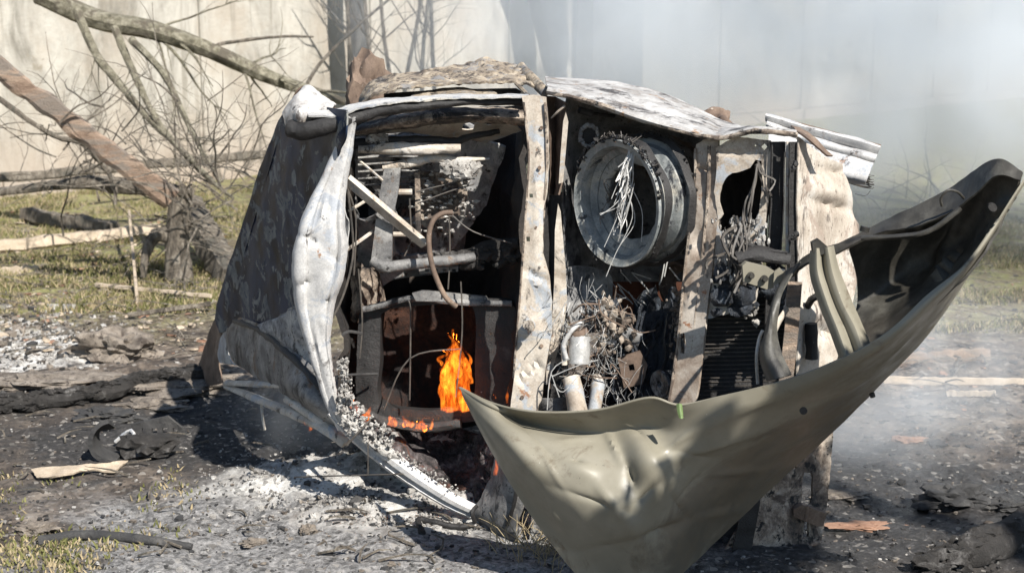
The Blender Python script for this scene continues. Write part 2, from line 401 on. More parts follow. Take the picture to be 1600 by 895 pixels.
M['bark'] = grunge('grey_brown_bark', [(.38, (.07, .058, .045)), (.5, (.19, .16, .125)), (.62, (.34, .3, .245))], 22, rough=.9, bmp=1, sc=(1, 1, .4), bd=.03, layer=(.12, .11, .09), layer_at=.55, layer_scale=6)
M['dark_upright'] = grunge('dark_grey_upright', [(.38, (.05, .05, .05)), (.5, (.09, .09, .088)), (.62, (.15, .145, .135))], 8, rough=.95, bmp=.8, sc=(1, 1, .4), bd=.02)  # dark for the shadow-band trunk shape and the dim uprights beside it
M['bark_green'] = grunge('mossy_bark', [(.38, (.10, .09, .06)), (.5, (.23, .21, .15)), (.62, (.37, .34, .26))], 16, rough=.9, bmp=1, bd=.03, layer=(.14, .12, .09), layer_at=.54, layer_scale=5)
M['plank'] = grunge('bare_split_wood', [(.38, (.21, .14, .10)), (.5, (.35, .25, .18)), (.62, (.46, .35, .265))], 7, rough=.85, bmp=1, sc=(.5, 1, 2.2), layer=(.24, .2, .165), layer_at=.5, soot=(.08, .06, .045), soot_at=.6, bd=.02)
M['palewood'] = grunge('pale_splinter_wood', [(.3, (.34, .27, .19)), (.6, (.56, .46, .35)), (.75, (.64, .56, .46))], 9, rough=.85, bmp=.5)
M['charwood'] = grunge('charred_wood', [(.3, (.012, .011, .01)), (.55, (.04, .036, .033)), (.72, (.22, .21, .2))], 12, spots=(.4, .39, .37), spot_at=.68, spot_scale=30, rough=.9, bmp=1, bd=.02)
M['stone'] = grunge('broken_concrete', [(.36, (.12, .1, .08)), (.5, (.25, .21, .17)), (.64, (.38, .33, .275))], 10, spots=(.08, .065, .055), spot_at=.58, spot_scale=34, rough=.95, bmp=1, bd=.02, layer=(.1, .08, .065), layer_at=.56, layer_scale=4)
M['darkstone'] = grunge('soot_stained_stone', [(.3, (.02, .02, .022)), (.55, (.06, .058, .056)), (.75, (.15, .14, .13))], 8, rough=.8, bmp=.9, bd=.015)
M['leaf'] = grunge('green_leaf', [(.38, (.10, .16, .05)), (.62, (.19, .26, .10))], 20, rough=.5, bmp=.1)
M['dryleaf'] = grunge('dry_leaf', [(.3, (.2, .1, .06)), (.7, (.4, .24, .16))], 20, rough=.8, bmp=.3)
M['moss'] = grunge('moss_blades', [(.38, (.09, .095, .025)), (.5, (.16, .16, .05)), (.62, (.26, .235, .10))], 3, rough=.9, bmp=.2)
M['drygrass'] = grunge('dry_grass', [(.3, (.25, .19, .1)), (.7, (.46, .38, .24))], 5, rough=.9, bmp=.2)

def mat_ground():
    m, t, o, b, tc = nodes('scorched_ground')
    sep = t.nodes.new('ShaderNodeSeparateXYZ'); t.links.new(tc.outputs['Object'], sep.inputs[0])
    def ma(op, a, bb=None, cl=False):
        n = t.nodes.new('ShaderNodeMath'); n.operation = op; n.use_clamp = cl
        for i, q in enumerate((a, bb)):
            if q is None: continue
            if isinstance(q, (int, float)): n.inputs[i].default_value = q
            else: t.links.new(q, n.inputs[i])
        return n.outputs[0]
    X, Y = sep.outputs[0], sep.outputs[1]
    def blob(cx, cy, rx, ry, ns=.5, sc=2.5):
        dx = ma('DIVIDE', ma('SUBTRACT', X, cx), rx); dy = ma('DIVIDE', ma('SUBTRACT', Y, cy), ry)
        d = ma('SQRT', ma('ADD', ma('MULTIPLY', dx, dx), ma('MULTIPLY', dy, dy)))
        d = ma('ADD', d, ma('MULTIPLY', ma('SUBTRACT', noise_n(t, tc, sc, 10, .7), .5), ns * 4))
        return ramp(t, d, [(.55, 1), (.98, 0)])
    big = noise_n(t, tc, 1.3, 10, .65); med = noise_n(t, tc, 6, 12, .72); fine = noise_n(t, tc, 38, 8, .75)
    vor = t.nodes.new('ShaderNodeTexVoronoi'); vor.inputs['Scale'].default_value = 55; t.links.new(tc.outputs['Object'], vor.inputs['Vector'])
    vc = vor.outputs['Color']; sv = t.nodes.new('ShaderNodeSeparateColor'); t.links.new(vc, sv.inputs[0])
    soil = ramp(t, med, [(.36, (.028, .023, .02)), (.47, (.085, .066, .052)), (.56, (.17, .135, .105)), (.68, (.32, .27, .22))])
    # far litter: brown and yellow-green
    litter = ramp(t, med, [(.3, (.09, .07, .045)), (.46, (.21, .17, .10)), (.56, (.23, .23, .075)), (.68, (.4, .35, .24))])
    far = ramp(t, ma('ADD', Y, ma('MULTIPLY', ma('SUBTRACT', big, .5), 5)), [(0, 0), (1, 1)])
    farm = ramp(t, ma('DIVIDE', ma('SUBTRACT', ma('ADD', Y, ma('MULTIPLY', ma('SUBTRACT', big, .5), 4)), 7.6), 1.6, True), [(0, 0), (1, 1)])
    c = mix(t, farm, soil, litter)
    # grey powdery ash over the burnt area, charred black nearer the car
    grey = ramp(t, fine, [(.36, (.07, .067, .064)), (.46, (.18, .175, .17)), (.56, (.31, .30, .29)), (.68, (.50, .48, .46))])
    c = mix(t, blob(-.45, 4.6, 1.9, 1.0, .3), c, grey)
    charc = ramp(t, fine, [(.35, (.014, .013, .013)), (.55, (.045, .042, .04)), (.7, (.16, .15, .145))])
    c = mix(t, blob(-1.2, 6.0, 1.5, .9, .45), c, charc)
    c = mix(t, blob(1.3, 4.9, 1.3, 1.0, .3), c, charc)
    c = mix(t, blob(-2.3, 4.6, .9, .8, .6, 4), c, soil)
    # white ash drifts
    wash = ramp(t, med, [(.38, (.2, .185, .17)), (.47, (.47, .45, .42)), (.58, (.70, .68, .64))])
    c = mix(t, blob(-.6, 5.22, .68, .3, .42, 5), c, wash)
    c = mix(t, blob(-.3, 4.85, .6, .16, .5, 6), c, wash)
    c = mix(t, blob(-2.6, 7.5, .55, .6, .6, 5), c, wash)
    c = mix(t, blob(.2, 4.1, 1.3, .14, .6, 5), c, (.3, .29, .28))
    # specks and flecks
    c = mix(t, ramp(t, sv.outputs[0], [(.93, 0), (.95, 1)]), c, mix(t, .5, (.4, .37, .33), c))
    c = mix(t, ramp(t, sv.outputs[1], [(.84, 0), (.86, 1)]), c, mix(t, .5, (.02, .018, .016), c))
    t.links.new(c, b.inputs['Base Color'])
    wet = blob(2.0, 5.4, 1.6, 1.5, .4, 1.6)
    t.links.new(mix(t, wet, ramp(t, med, [(0, .95), (1, .95)]), ramp(t, med, [(.4, .3), (.6, .55)])), b.inputs['Roughness'])
    hh = mix(t, .4, fine, med); bump(t, b, hh, 1.0, .03); return m
M['ground'] = mat_ground()
def mat_wall():
    m, t, o, b, tc = nodes('weathered_concrete_wall')
    st = noise_n(t, tc, 1.6, 12, .72, .8, sc=(1.1, 1.1, .5)); sp = noise_n(t, tc, 1.1, 10, .7)
    c = ramp(t, st, [(.38, (.21, .195, .165)), (.48, (.34, .32, .28)), (.6, (.46, .435, .385))])
    c = mix(t, ramp(t, sp, [(.45, 0), (.62, .7)]), c, (.37, .32, .26))
    c = mix(t, ramp(t, noise_n(t, tc, 5, 8, .75), [(.6, 0), (.68, .7)]), c, (.22, .19, .14))
    sep = t.nodes.new('ShaderNodeSeparateXYZ'); t.links.new(tc.outputs['Object'], sep.inputs[0])
    g = ramp(t, sep.outputs[2], [(.0, .75), (.9, 0)])
    c = mix(t, g, c, (.36, .29, .23))
    t.links.new(c, b.inputs['Base Color']); b.inputs['Roughness'].default_value = .95
    strk = noise_n(t, tc, 3, 8, .7, .2, sc=(2.2, 2.2, .12)); c = mix(t, ramp(t, strk, [(.56, 0), (.66, .6)]), c, (.2, .18, .145)); t.links.new(c, b.inputs['Base Color'])
    bump(t, b, noise_n(t, tc, 20, 10, .75), .5, .03); return m
M['wall'] = mat_wall()

# ------------------------------------------------------------------ ground and wall
g0 = G(480, 700)
MOUNDS += [(-.72, 5.28, .34, .13, .07), (-.35, 4.98, .4, .12, .05), (-.25, 5.25, .5, .2, .06), (-1.9, 6.9, .7, .2, .06), (-.1, 5.4, .35, .3, .08), (.3, 5.2, .5, .4, .05)]
def axis(lo, hi, step, far_lo, far_hi):
    a = list(np.arange(lo, hi, step)); s = step; v = hi
    while v < far_hi: a.append(v); s *= 1.13; v += s
    a.append(far_hi); s = step; v = lo - step; b = []
    while v > far_lo: b.append(v); s *= 1.13; v -= s
    b.append(far_lo); return b[::-1] + a
xs = axis(-3.1, 2.6, .024, -400, 400); ys = axis(4.0, 8.2, .022, -300, 700)
mb = MB(); vs = []
for y in ys:
    for x in xs: vs.append(Vector((x, y, gh(x, y) + (.016 * noise.noise(Vector((x * 13, y * 13, 0))) + .009 * noise.noise(Vector((x * 41, y * 41, 3))) if -3.2 < x < 2.7 and 3.9 < y < 8.5 else 0))))
nx = len(xs)
mb.add(vs, [(i * nx + j, i * nx + j + 1, (i + 1) * nx + j + 1, (i + 1) * nx + j) for i in range(len(ys) - 1) for j in range(nx - 1)])
ground = tag(mb.build('ground', M['ground'], deg=180), kind='structure')

WA = Vector((-5.1, 14.0, 0)); WD = Vector((2.14, 2.3, 0)).normalized(); WN = Vector((WD.y, -WD.x, 0))
def W(px, py):
    d = ray(px, py); o = Vector((0, 0, CH)); t = (WA - o).dot(WN) / d.dot(WN); return o + d * t
wall = empty('concrete_wall', (WA.x, WA.y, 0), 'weathered beige concrete panel wall running behind the fallen branches and the smoke', 'wall')
for k in range(-3, 14):
    a = WA + WD * (k * 2.5); b_ = WA + WD * (k * 2.5 + 2.47)
    mb = MB(); ang = math.atan2(WD.y, WD.x); rot = Matrix.Rotation(ang, 3, 'Z')
    c = (a + b_) / 2 - WN * .09
    mb.box(c + Vector((0, 0, 1.62)), (2.47, .16, 2.86), rot)
    mb.box(c + Vector((0, 0, .06)), (2.47, .30, .24), rot)
    o = mb.build('wall_panel', M['wall'], wall)
for k in range(-3, 15):
    a = WA + WD * (k * 2.5 - .015) - WN * .09
    mb = MB(); mb.box(a + Vector((0, 0, 1.5)), (.13, .23, 3.1), rot); mb.build('wall_post', M['wall'], wall)

# ------------------------------------------------------------------ trees (bare in early spring) and branches
def branch_path(p, d, L, n=7, bend=.18, grav=0, rr=rnd):
    pts = [Vector(p)]; d = Vector(d).normalized()
    for i in range(n):
        d = (d + Vector((rr.uniform(-1, 1), rr.uniform(-1, 1), rr.uniform(-1, 1) - grav)) * bend).normalized()
        pts.append(pts[-1] + d * (L / n))
    return pts
def twigs(mb, pts, r, n, L, depth, rr):
    for _ in range(n):
        i = rr.randrange(1, len(pts) - 1); t = (pts[i + 1] - pts[i]).normalized()
        s = Vector((rr.uniform(-1, 1), rr.uniform(-1, 1), rr.uniform(-1, 1))); s = (s - t * s.dot(t)).normalized()
        d = (t * .8 + s * .8).normalized(); l = L * rr.uniform(.5, 1.2)
        q = branch_path(pts[i], d, l, 6, .2, 0, rr); rr2 = r * rr.uniform(.2, .45)
        mb.tube(q, [rr2 * (1 - .8 * k / 6) for k in range(7)], 5, sub=2)
        if depth: twigs(mb, q, rr2, 4, L * .5, depth - 1, rr)
def tree(x, y, h, r, label, seed, leaves=None, nb=8, blen=3):
    rr = random.Random(seed); root = empty('bare_tree', (x, y, gh(x, y)), label, 'tree', 'bare trees beside the scorched lot')
    mb = MB(); pts = [Vector((x + rr.uniform(-.04, .04) * k, y + rr.uniform(-.04, .04) * k, k * h / 8 - .05)) for k in range(9)]
    mb.tube(pts, [r * (1.25 if k == 0 else 1) * (1 - .6 * k / 8) for k in range(9)], 12, wob=r * .15, sub=3); mb.build('trunk', M['bark'], root)
    mb = MB()
    for k in range(nb):
        z = rr.uniform(.45, 1) * h; a = rr.uniform(0, 6.3); b0 = pts[min(8, int(z / h * 8))]
        q = branch_path(Vector((b0.x, b0.y, z)), (math.cos(a), math.sin(a), .7), blen * rr.uniform(.6, 1.2), 7, .16, 0, rr)
        mb.tube(q, [r * .3 * (1 - .8 * i / 7) for i in range(8)], 6, sub=2); twigs(mb, q, r * .2, 6, blen * .5, 1, rr)
    mb.build('crown', M['bark'], root); return root
q = W(800, 100); b_ = q - SUN * (14.5 * 1.38); tree(b_.x, b_.y, 16, .2, 'slim bare tree out to the right, its shadow falling on the wall', 2)
q = W(517, 150); mb = MB(); q = Vector((q.x, q.y, 0)) + WN * .5  # trunk shape standing in for a shadow band on the wall
tr = empty('tree', (q.x, q.y, 0), 'straight dark trunk shape added for a shadow band on the wall behind the roof of the wreck', 'tree')
mb.tube([q + Vector((0, 0, -.1)), q + Vector((.02, 0, 1.2)), q + Vector((-.02, 0, 2.6)), q + Vector((.03, 0, 5))], [.17, .135, .125, .1], 12, wob=.02, sub=6); mb.build('trunk', M['dark_upright'], tr)
rr = random.Random(8); mb = MB(); twigs(mb, [q + Vector((0, 0, 1 + .5 * k)) for k in range(9)], .05, 12, 1.2, 1, rr); mb.build('crown', M['dark_upright'], tr)
q = W(812, 100); q = Vector((q.x, q.y, 0)) + WN * .6  # crooked dark column, wider towards the top
tr = empty('tree', (q.x, q.y, 0), 'crooked dark column dim in the smoke behind the upper door', 'tree')
mb = MB(); mb.tube([q + Vector((.25, 0, -.1)), q + Vector((.12, 0, .8)), q + Vector((.0, 0, 1.5)), q + Vector((-.1, 0, 2.0)), q + Vector((-.35, 0, 2.8))], [.14, .14, .2, .26, .3], 12, wob=.09, sub=8); mb.build('trunk', M['dark_upright'], tr)
q = W(932, 100); q = Vector((q.x, q.y, 0)) + WN * .25; mb = MB(); mb.box(q + Vector((0, 0, 1.6)), (1.15, .3, 3.4), rot)
tag(recenter(mb.build('wall_pillar', M['dark_upright'], deg=30)), 'broad dark grey pillar against the wall, dim in the smoke', 'pillar', kind='thing')
# unseen leafing tree off to the right, its leaves massed to shade the bonnet
def unseen_shade_branch(root, start, tgt, n, spread, seed, tilt=0):
    rr = random.Random(seed); mb = MB()
    path = [start, start.lerp(tgt, .4) + Vector((0, 0, .25)), tgt]
    mb.tube(path, [.05, .03, .012], 6); twigs(mb, [start.lerp(tgt, k / 8) for k in range(9)], .02, 14, .6, 1, rr)
    mb.build('limb', M['bark'], root)
    mb = MB()
    for _ in range(n):
        dx_ = rr.gauss(0, spread[0]); c = tgt + Vector((dx_, rr.gauss(0, spread[1]), dx_ * tilt + rr.gauss(0, spread[2])))
        a = Vector((rr.uniform(-1, 1), rr.uniform(-1, 1), rr.uniform(-1, 1))).normalized() * .055; b = a.orthogonal().normalized() * .035
        mb.add([c - a, c + b, c + a, c - b], [(0, 1, 2, 3)])
    mb.build('crown', M['leaf'], root)
SH = empty('unseen_shade_tree', (4.6, .2, 0), 'unseen young leafing tree right of the bonnet, leaves massed to shade it', 'tree')
mb = MB(); mb.tube([(4.6, .2, -.1), (4.55, .25, 2), (4.5, .3, 4.2), (4.4, .3, 6)], [.16, .12, .1, .05], 10, wob=.02); mb.build('trunk', M['bark'], SH)
def upstream(p, t): return p - SUN * t
unseen_shade_branch(SH, Vector((4.55, .25, 2.2)), upstream(P(1195, 795, 4.2), 3.3), 2600, (.24, .07, .09), 11, .62)
unseen_shade_branch(SH, Vector((4.5, .3, 3.2)), upstream(P(985, 880, 4.05), 3.0), 45, (.12, .08, .08), 12)

def branch(name, px_pts, rad, mat, label, cat, group=None, ntw=6, tl=.6, seed=0, wob=.006, depth=1):
    rr = random.Random(seed); root = empty(name, G(px_pts[0][0], max(px_pts[0][1], 60)) if False else (px_pts[0] if isinstance(px_pts[0], Vector) else P(*px_pts[0])), label, cat, group)
    pts = [p if isinstance(p, Vector) else P(*p) for p in px_pts]
    mb = MB(); mb.tube(pts, rad, 8, wob=wob, sub=6); mb.build('limb', mat, root)
    if ntw:
        mb = MB(); pp = []
        for i in range(len(pts) - 1):
            for k in range(3): pp.append(pts[i].lerp(pts[i + 1], k / 3))
        pp.append(pts[-1]); twigs(mb, pp, rad[0] * .45 if hasattr(rad, '__len__') else rad * .45, ntw, tl, depth, rr); mb.build('twigs', mat, root)
    return root
FB = 'fallen branches in front of the wall'
branch('fallen_branch', [(60, -10, 11.0), (150, 30, 11.0), (240, 48, 11.0), (330, 80, 11.1), (400, 112, 11.2), (455, 133, 11.3), (540, 160, 11.5)], [.085, .08, .075, .065, .06, .05, .03], M['bark_green'], 'thick olive-grey fallen branch crossing the wall from the top left', 'branch', FB, 9, .8, 21)
branch('fallen_branch', [(120, 15, 10.8), (150, 85, 10.7), (190, 135, 10.6), (235, 188, 10.5), (290, 240, 10.2), (350, 300, 9.8)], [.035, .032, .03, .024, .02, .012], M['bark_green'], 'thin forked branch hanging steeply from the thick branch, nearest the left edge', 'branch', FB, 8, .6, 22)
branch('fallen_branch', [(178, 42, 10.7), (205, 105, 10.6), (235, 170, 10.5), (265, 215, 10.4), (320, 275, 10.2), (365, 310, 10)], [.03, .028, .024, .02, .016, .01], M['bark_green'], 'thin branch hanging down second from the left below the thick branch', 'branch', FB, 6, .5, 23)
branch('fallen_branch', [(205, 62, 10.6), (255, 115, 10.4), (285, 175, 10.3), (315, 235, 10.1), (345, 285, 10)], [.03, .026, .022, .018, .012], M['bark_green'], 'thin branch hanging down furthest right below the thick branch', 'branch', FB, 6, .5, 24)
branch('fallen_branch', [(-20, 140, 9.2), (40, 185, 9.2), (90, 215, 9.3), (130, 225, 9.4), (175, 280, 9.5), (180, 320, 9.5)], [.02, .018, .016, .02, .016, .01], M['bark'], 'crooked dark twig arching over the split beam at the left edge', 'branch', FB, 8, .5, 25)
branch('fallen_branch', [(490, 58, 12), (430, 58, 12), (350, 68, 12), (338, 74, 12)], [.008, .012, .016, .018], M['bark'], 'short thin side branch lying level above the thick branch', 'branch', FB, 3, .3, 26)
branch('fallen_branch', [(620, -10, 13), (560, 40, 12.8), (500, 100, 12.6), (470, 150, 12.4)], [.01, .014, .016, .02], M['bark'], 'pale straight branch leaning up beside the roof of the wreck', 'branch', FB, 4, .6, 27)
branch('fallen_branch', [(0, 300, 9.8), (80, 290, 9.7), (140, 285, 9.6), (180, 290, 9.6), (250, 295, 9.5), (300, 300, 9.4)], [.03, .035, .05, .06, .05, .03], M['bark'], 'dark crooked bough lying at the foot of the wall', 'branch', FB, 12, .5, 28)
for i in range(6):
    x0 = 560 + i * 26; rr = random.Random(60 + i)
    b_ = G(x0, 262) if False else P(x0, 150, 13.5)
    base = Vector((b_.x, 13.5, 0)); root = empty('sapling', base, None, 'sapling', 'saplings behind the wreck')
    root['label'] = ('leafless grey sapling, ' + ['leftmost', 'second from left', 'third from left', 'fourth from left', 'fifth from left', 'rightmost'][i] + ' of six behind the wreck')
    mb = MB(); pts = branch_path(base, (rr.uniform(-.2, .2), 0, 1), 3.2, 8, .1, 0, rr); mb.tube(pts, [.03 * (1 - .7 * k / 8) for k in range(9)], 6, sub=2); mb.build('trunk', M['bark'], root)
    mb = MB(); twigs(mb, pts, .022, 9, 1.0, 1, rr); mb.build('crown', M['bark'], root)

def brush(cx, cy, Y, n, spread, L, label, seed):
    rr = random.Random(seed); mb = MB()
    for _ in range(n):
        p = P(cx + rr.gauss(0, spread[0]), cy + rr.gauss(0, spread[1]), Y + rr.gauss(0, .35)); p.z = max(p.z, gh(p.x, p.y) + .03)
        q = branch_path(p, (rr.uniform(-1, 1), rr.uniform(-.6, .6), rr.uniform(-.2, 1)), L * rr.uniform(.5, 1.5), 7, .3, .05, rr); r_ = rr.uniform(.004, .010)
        mb.tube(q, [r_ * (1 - .8 * k / 7) for k in range(8)], 4, sub=2); twigs(mb, q, r_ * .8, 3, L * .45, 0, rr)
    return tag(mb.build('brushwood', M['bark']), label, 'brushwood', kind='stuff')
brush(150, 250, 9.6, 46, (110, 55), .8, 'tangle of thin dry twigs in front of the foot of the wall', 51)
brush(330, 300, 9.0, 34, (50, 40), .6, 'tangle of thin twigs around the stump beside the wreck', 52)
brush(1450, 330, 12.5, 40, (110, 20), .8, 'dim twigs and brushwood in the smoke on the right', 53)
def beam(name, a, b, wd, th, mat, label, cat, group=None, seed=0, up=(0, 0, 1), taper=1):
    a, b = Vector(a), Vector(b); mb = MB(); n = 26; q_ = th / wd
    prof = [(-1, -q_ * .5), (-.7, -q_), (.1, -q_ * 1.1), (.8, -q_ * .9), (1, -q_ * .3), (.9, q_ * .8), (.2, q_), (-.5, q_ * 1.15), (-.95, q_ * .6)]
    pts = [a.lerp(b, k / n) + Vector((0, 0, wd * .18 * noise.noise(Vector((k * .25, seed, 0))))) for k in range(n + 1)]
    mb.tube(pts, [wd / 2 * (1 - (1 - taper) * k / n) * (1 + .22 * noise.noise(Vector((k * .5, seed, 2))) + .1 * noise.noise(Vector((k * 2.1, seed, 2)))) for k in range(n + 1)], prof=prof, up=up, sub=2, wob=wd * .06)
    return tag(recenter(mb.build(name, mat, deg=30)), label, cat, group)
beam('split_beam', P(-40, 78, 8.6), P(268, 312, 9.1), .115, .05, M['plank'], 'orange-brown split beam leaning from the left edge down to the stump', 'beam', None, 1, up=(.6, 0, .8), taper=1.3)
beam('bottom_rail', P(-60, 284, 12.2), P(430, 240, 14.8), .09, .06, M['bark'], 'long dark pole lying along the foot of the wall', 'pole')
beam('log', G(-30, 398, .05), G(250, 372, .06), .10, .09, M['palewood'], 'smooth pale log lying in the grass left of the stump', 'log', None, 4)
beam('log', G(40, 345, .06), G(180, 368, .05), .13, .11, M['bark'], 'short dark mossy log lying behind the pale log', 'log', None, 5)
beam('plank', G(-30, 640, .0), G(90, 630, .01), .05, .03, M['charwood'], 'short charred plank end at the left edge', 'plank', None, 6)
beam('stick', G(150, 452, .03), G(330, 470, .03), .03, .025, M['palewood'], 'thin tan stick lying across the grass below the stump', 'stick', 'loose sticks on the ground', 7)
beam('stick', G(0, 430, .02), G(60, 428, .03), .07, .02, M['palewood'], 'broad white wood splinter at the left edge above the ash', 'stick', 'loose sticks on the ground', 8)
beam('stick', G(215, 478, .02), G(205, 395, .32), .02, .02, M['palewood'], 'short pale stick poking upright left of the stump', 'stick', 'loose sticks on the ground', 9)
beam('stick', G(200, 500, .03), G(330, 488, .05), .03, .025, M['bark'], 'dark stick pointing at the roof of the wreck', 'stick', 'loose sticks on the ground', 10)
beam('plank', G(1395, 572, .03), G(1545, 562, .03), .07, .03, M['plank'], 'short orange plank lying in the smoke beyond the bonnet tip', 'plank', 'planks on the wet ground', 11)
beam('plank', G(1380, 602, .02), G(1640, 604, .02), .045, .02, M['palewood'], 'long pale lath reaching the right edge of the picture', 'plank', 'planks on the wet ground', 12)
beam('plank', G(1480, 622, .02), G(1555, 622, .02), .035, .02, M['palewood'], 'short pale lath just below the long one', 'plank', 'planks on the wet ground', 13)
mb = MB(); mb.tube([G(1440, 900, .0), G(1500, 880, .03), G(1560, 856, .045), G(1640, 830, .05)], [.02, .045, .055, .06], 12, wob=.025, sub=10); rr = random.Random(3); lg = [G(1440, 900, .0), G(1500, 880, .03), G(1560, 856, .045), G(1640, 830, .05)]
for k in range(170):
    i_ = rr.randrange(3); q_ = lg[i_].lerp(lg[i_ + 1], rr.random()); a_ = rr.uniform(0, 6.28); mb.lump(q_ + Vector((0, math.cos(a_), math.sin(a_))) * .048, rr.uniform(.008, .024), (1.8, .8, .8), k, 2, .9, 3)
tag(recenter(mb.build('log', M['charwood'])), 'charred log in the bottom right corner', 'log')

# broken tree stump
st = empty('tree_stump', G(280, 440), 'splintered grey tree stump with frayed top beside the wreck', 'stump')
b0 = G(280, 440); mb = MB()
top = b0 + Vector((.04, 0, .62))
mb.tube([b0 - Vector((0, 0, .05)), b0 + Vector((0, 0, .1)), b0 + Vector((.0, 0, .3)), top], [.11, .095, .075, .085], 14, wob=.012, sub=5); mb.build('trunk', M['bark'], st)
mb = MB(); rr = random.Random(5)
for k in range(60):
    a = rr.uniform(0, 6.28); q = top + Vector((math.cos(a) * .07 * rr.random(), math.sin(a) * .07 * rr.random(), -.05))
    d = Vector((math.cos(a) * .5, math.sin(a) * .5, 1)) * rr.uniform(.06, .2); mb.tube([q, q + d], [.007, .001], 4, sub=1)
mb.build('splinters', M['palewood'], st)
mb = MB()
for k in range(30):
    a = rr.uniform(2.3, 4.2) if k % 2 else rr.uniform(-1, .6); q = b0 + Vector((0, 0, rr.uniform(.25, .5)))
    d = Vector((math.cos(a), math.sin(a) * .5, rr.uniform(-.5, .3))) * rr.uniform(.15, .4); mb.tube([q, q + d * .5 + Vector((0, 0, .03)), q + d], [.01, .007, .002], 4, sub=2)
mb.build('splinters', M['bark'], st)
mb = MB(); mb.tube([b0 + Vector((-.02, 0, .32)), b0 + Vector((-.13, -.05, .33)), b0 + Vector((-.2, -.08, .2)), b0 + Vector((-.22, -.1, .05))], [.06, .05, .03, .015], 9, wob=.01); mb.build('root', M['bark'], st)
beam('log', G(300, 395, .35), G(365, 445, .02), .2, .18, M['bark'], 'broken trunk section leaning between the stump and the wreck', 'log', None, 15)

# rocks / rubble
def rock(px, py, r, sc, mat, label, seed, name='rock', group='rubble around the wreck', sink=.3):
    g = G(px, py); mb = MB(); mb.lump(g + Vector((0, 0, r * sc[2] * (1 - sink) * .6)), r, sc, seed, 4, .6, 2.2)
    me = mb.build(name, mat, deg=28); return tag(recenter(me), label, 'rock', group)
rock(188, 556, .19, (1.1, .8, .55), M['stone'], 'large grey-brown concrete lump above the charred hose', 1)
rock(90, 590, .22, (1.6, .7, .16), M['stone'], 'broad flat beige slab left of the wreck, nearest the left edge', 2)
rock(262, 596, .26, (1.5, .6, .16), M['stone'], 'flat slab half in the shadow of the roof', 3)
rock(235, 636, .12, (1.3, .8, .2), M['stone'], 'small beige slab just behind the charred hose', 4)
rock(170, 655, .09, (1.5, .8, .4), M['darkstone'], 'dark scorched lump under the charred hose', 5)
rock(1495, 790, .09, (1.5, .9, .55), M['darkstone'], 'black pointed stone on the wet ground, larger one', 6)
rock(1568, 795, .05, (1.6, .9, .5), M['darkstone'], 'small black stone at the right edge', 7)
rock(480, 832, .026, (1.1, .9, .8), M['stone'], 'pale brown pebble on the grey ash in front', 8)
rock(398, 848, .03, (1.4, .9, .4), M['stone'], 'flat tan pebble left of the pale brown one', 9)
rock(620, 800, .022, (1.1, 1, .9), M['soot_ash'], 'white round ash lump below the windscreen pillar', 10)
rock(55, 830, .04, (1.6, 1, .5), M['stone'], 'flat stone near the bottom left corner', 11)
rock(1460, 650, .07, (1.4, .8, .25), M['stone'], 'flat pale stone on the wet ground under the laths', 12)
rock(1420, 688, .05, (1.5, .8, .25), M['dryleaf'], 'small reddish-brown chip on the wet ground', 13)
rock(1350, 825, .07, (1.6, .6, .12), M['dryleaf'], 'reddish-brown bent bark piece by the bumper foot', 14)
rock(1315, 776, .06, (1.6, .8, .2), M['stone'], 'pale flat chip beside the front panel', 15)

# charred hose / tyre strip
def strip_thing(name, pts, r, mat, label, cat, prof=None, wob=.004, parent=None):
    mb = MB()
    if name == 'charred_beam':
        rr = random.Random(6)
        for k in range(420):
            i_ = rr.randrange(len(pts) - 1); q_ = pts[i_].lerp(pts[i_ + 1], rr.random()); a_ = rr.uniform(0, 6.28); mb.lump(q_ + Vector((0, math.cos(a_), math.sin(a_))) * .034, rr.uniform(.006, .02), (1.7, .8, .8), k, 2, .9, 3)
    mb.tube(pts, r, 10, wob=wob, sub=8, prof=prof, up=(0, 0, 1) if prof else None)
    return tag(recenter(mb.build(name, mat)), label, cat)
strip_thing('charred_beam', [G(-40, 645, .04), G(60, 641, .05), G(140, 633, .05), G(220, 612, .05), G(300, 600, .06), G(340, 598, .05)], [.036, .036, .036, .04, .04, .036], M['charwood'], 'long charred curved strip running from the left edge to the roof corner', 'beam', wob=.034)
strip_thing('rubber_hose', [G(660, 835, .01), G(655, 815, .012), G(690, 800, .012), G(715, 798, .012), G(690, 860, .012)][:4] + [G(740, 800, .01)], .011, M['black'], 'thin blackened hose loop on the ash in front', 'hose')
strip_thing('rubber_hose', [G(60, 850, .01), G(130, 842, .015), G(220, 848, .015), G(300, 858, .01)], [.02, .018, .018, .012], M['darkstone'], 'grey burnt hose near the bottom left', 'hose')
mb = MB(); 
for k in range(1): sheet(mb, [[tuple(G(50, 740, .015)), tuple(G(95, 742, .03)), tuple(G(150, 738, .035)), tuple(G(200, 728, .02))], [tuple(G(60, 750, .005)), tuple(G(100, 752, .02)), tuple(G(140, 744, .02)), tuple(G(180, 743, .01))]], .008, amp=.006, fq=20, world=True)
tag(recenter(mb.build('bark_piece', M['palewood'])), 'long pale splinter with ragged edge in front of the curved fragment', 'splinter')

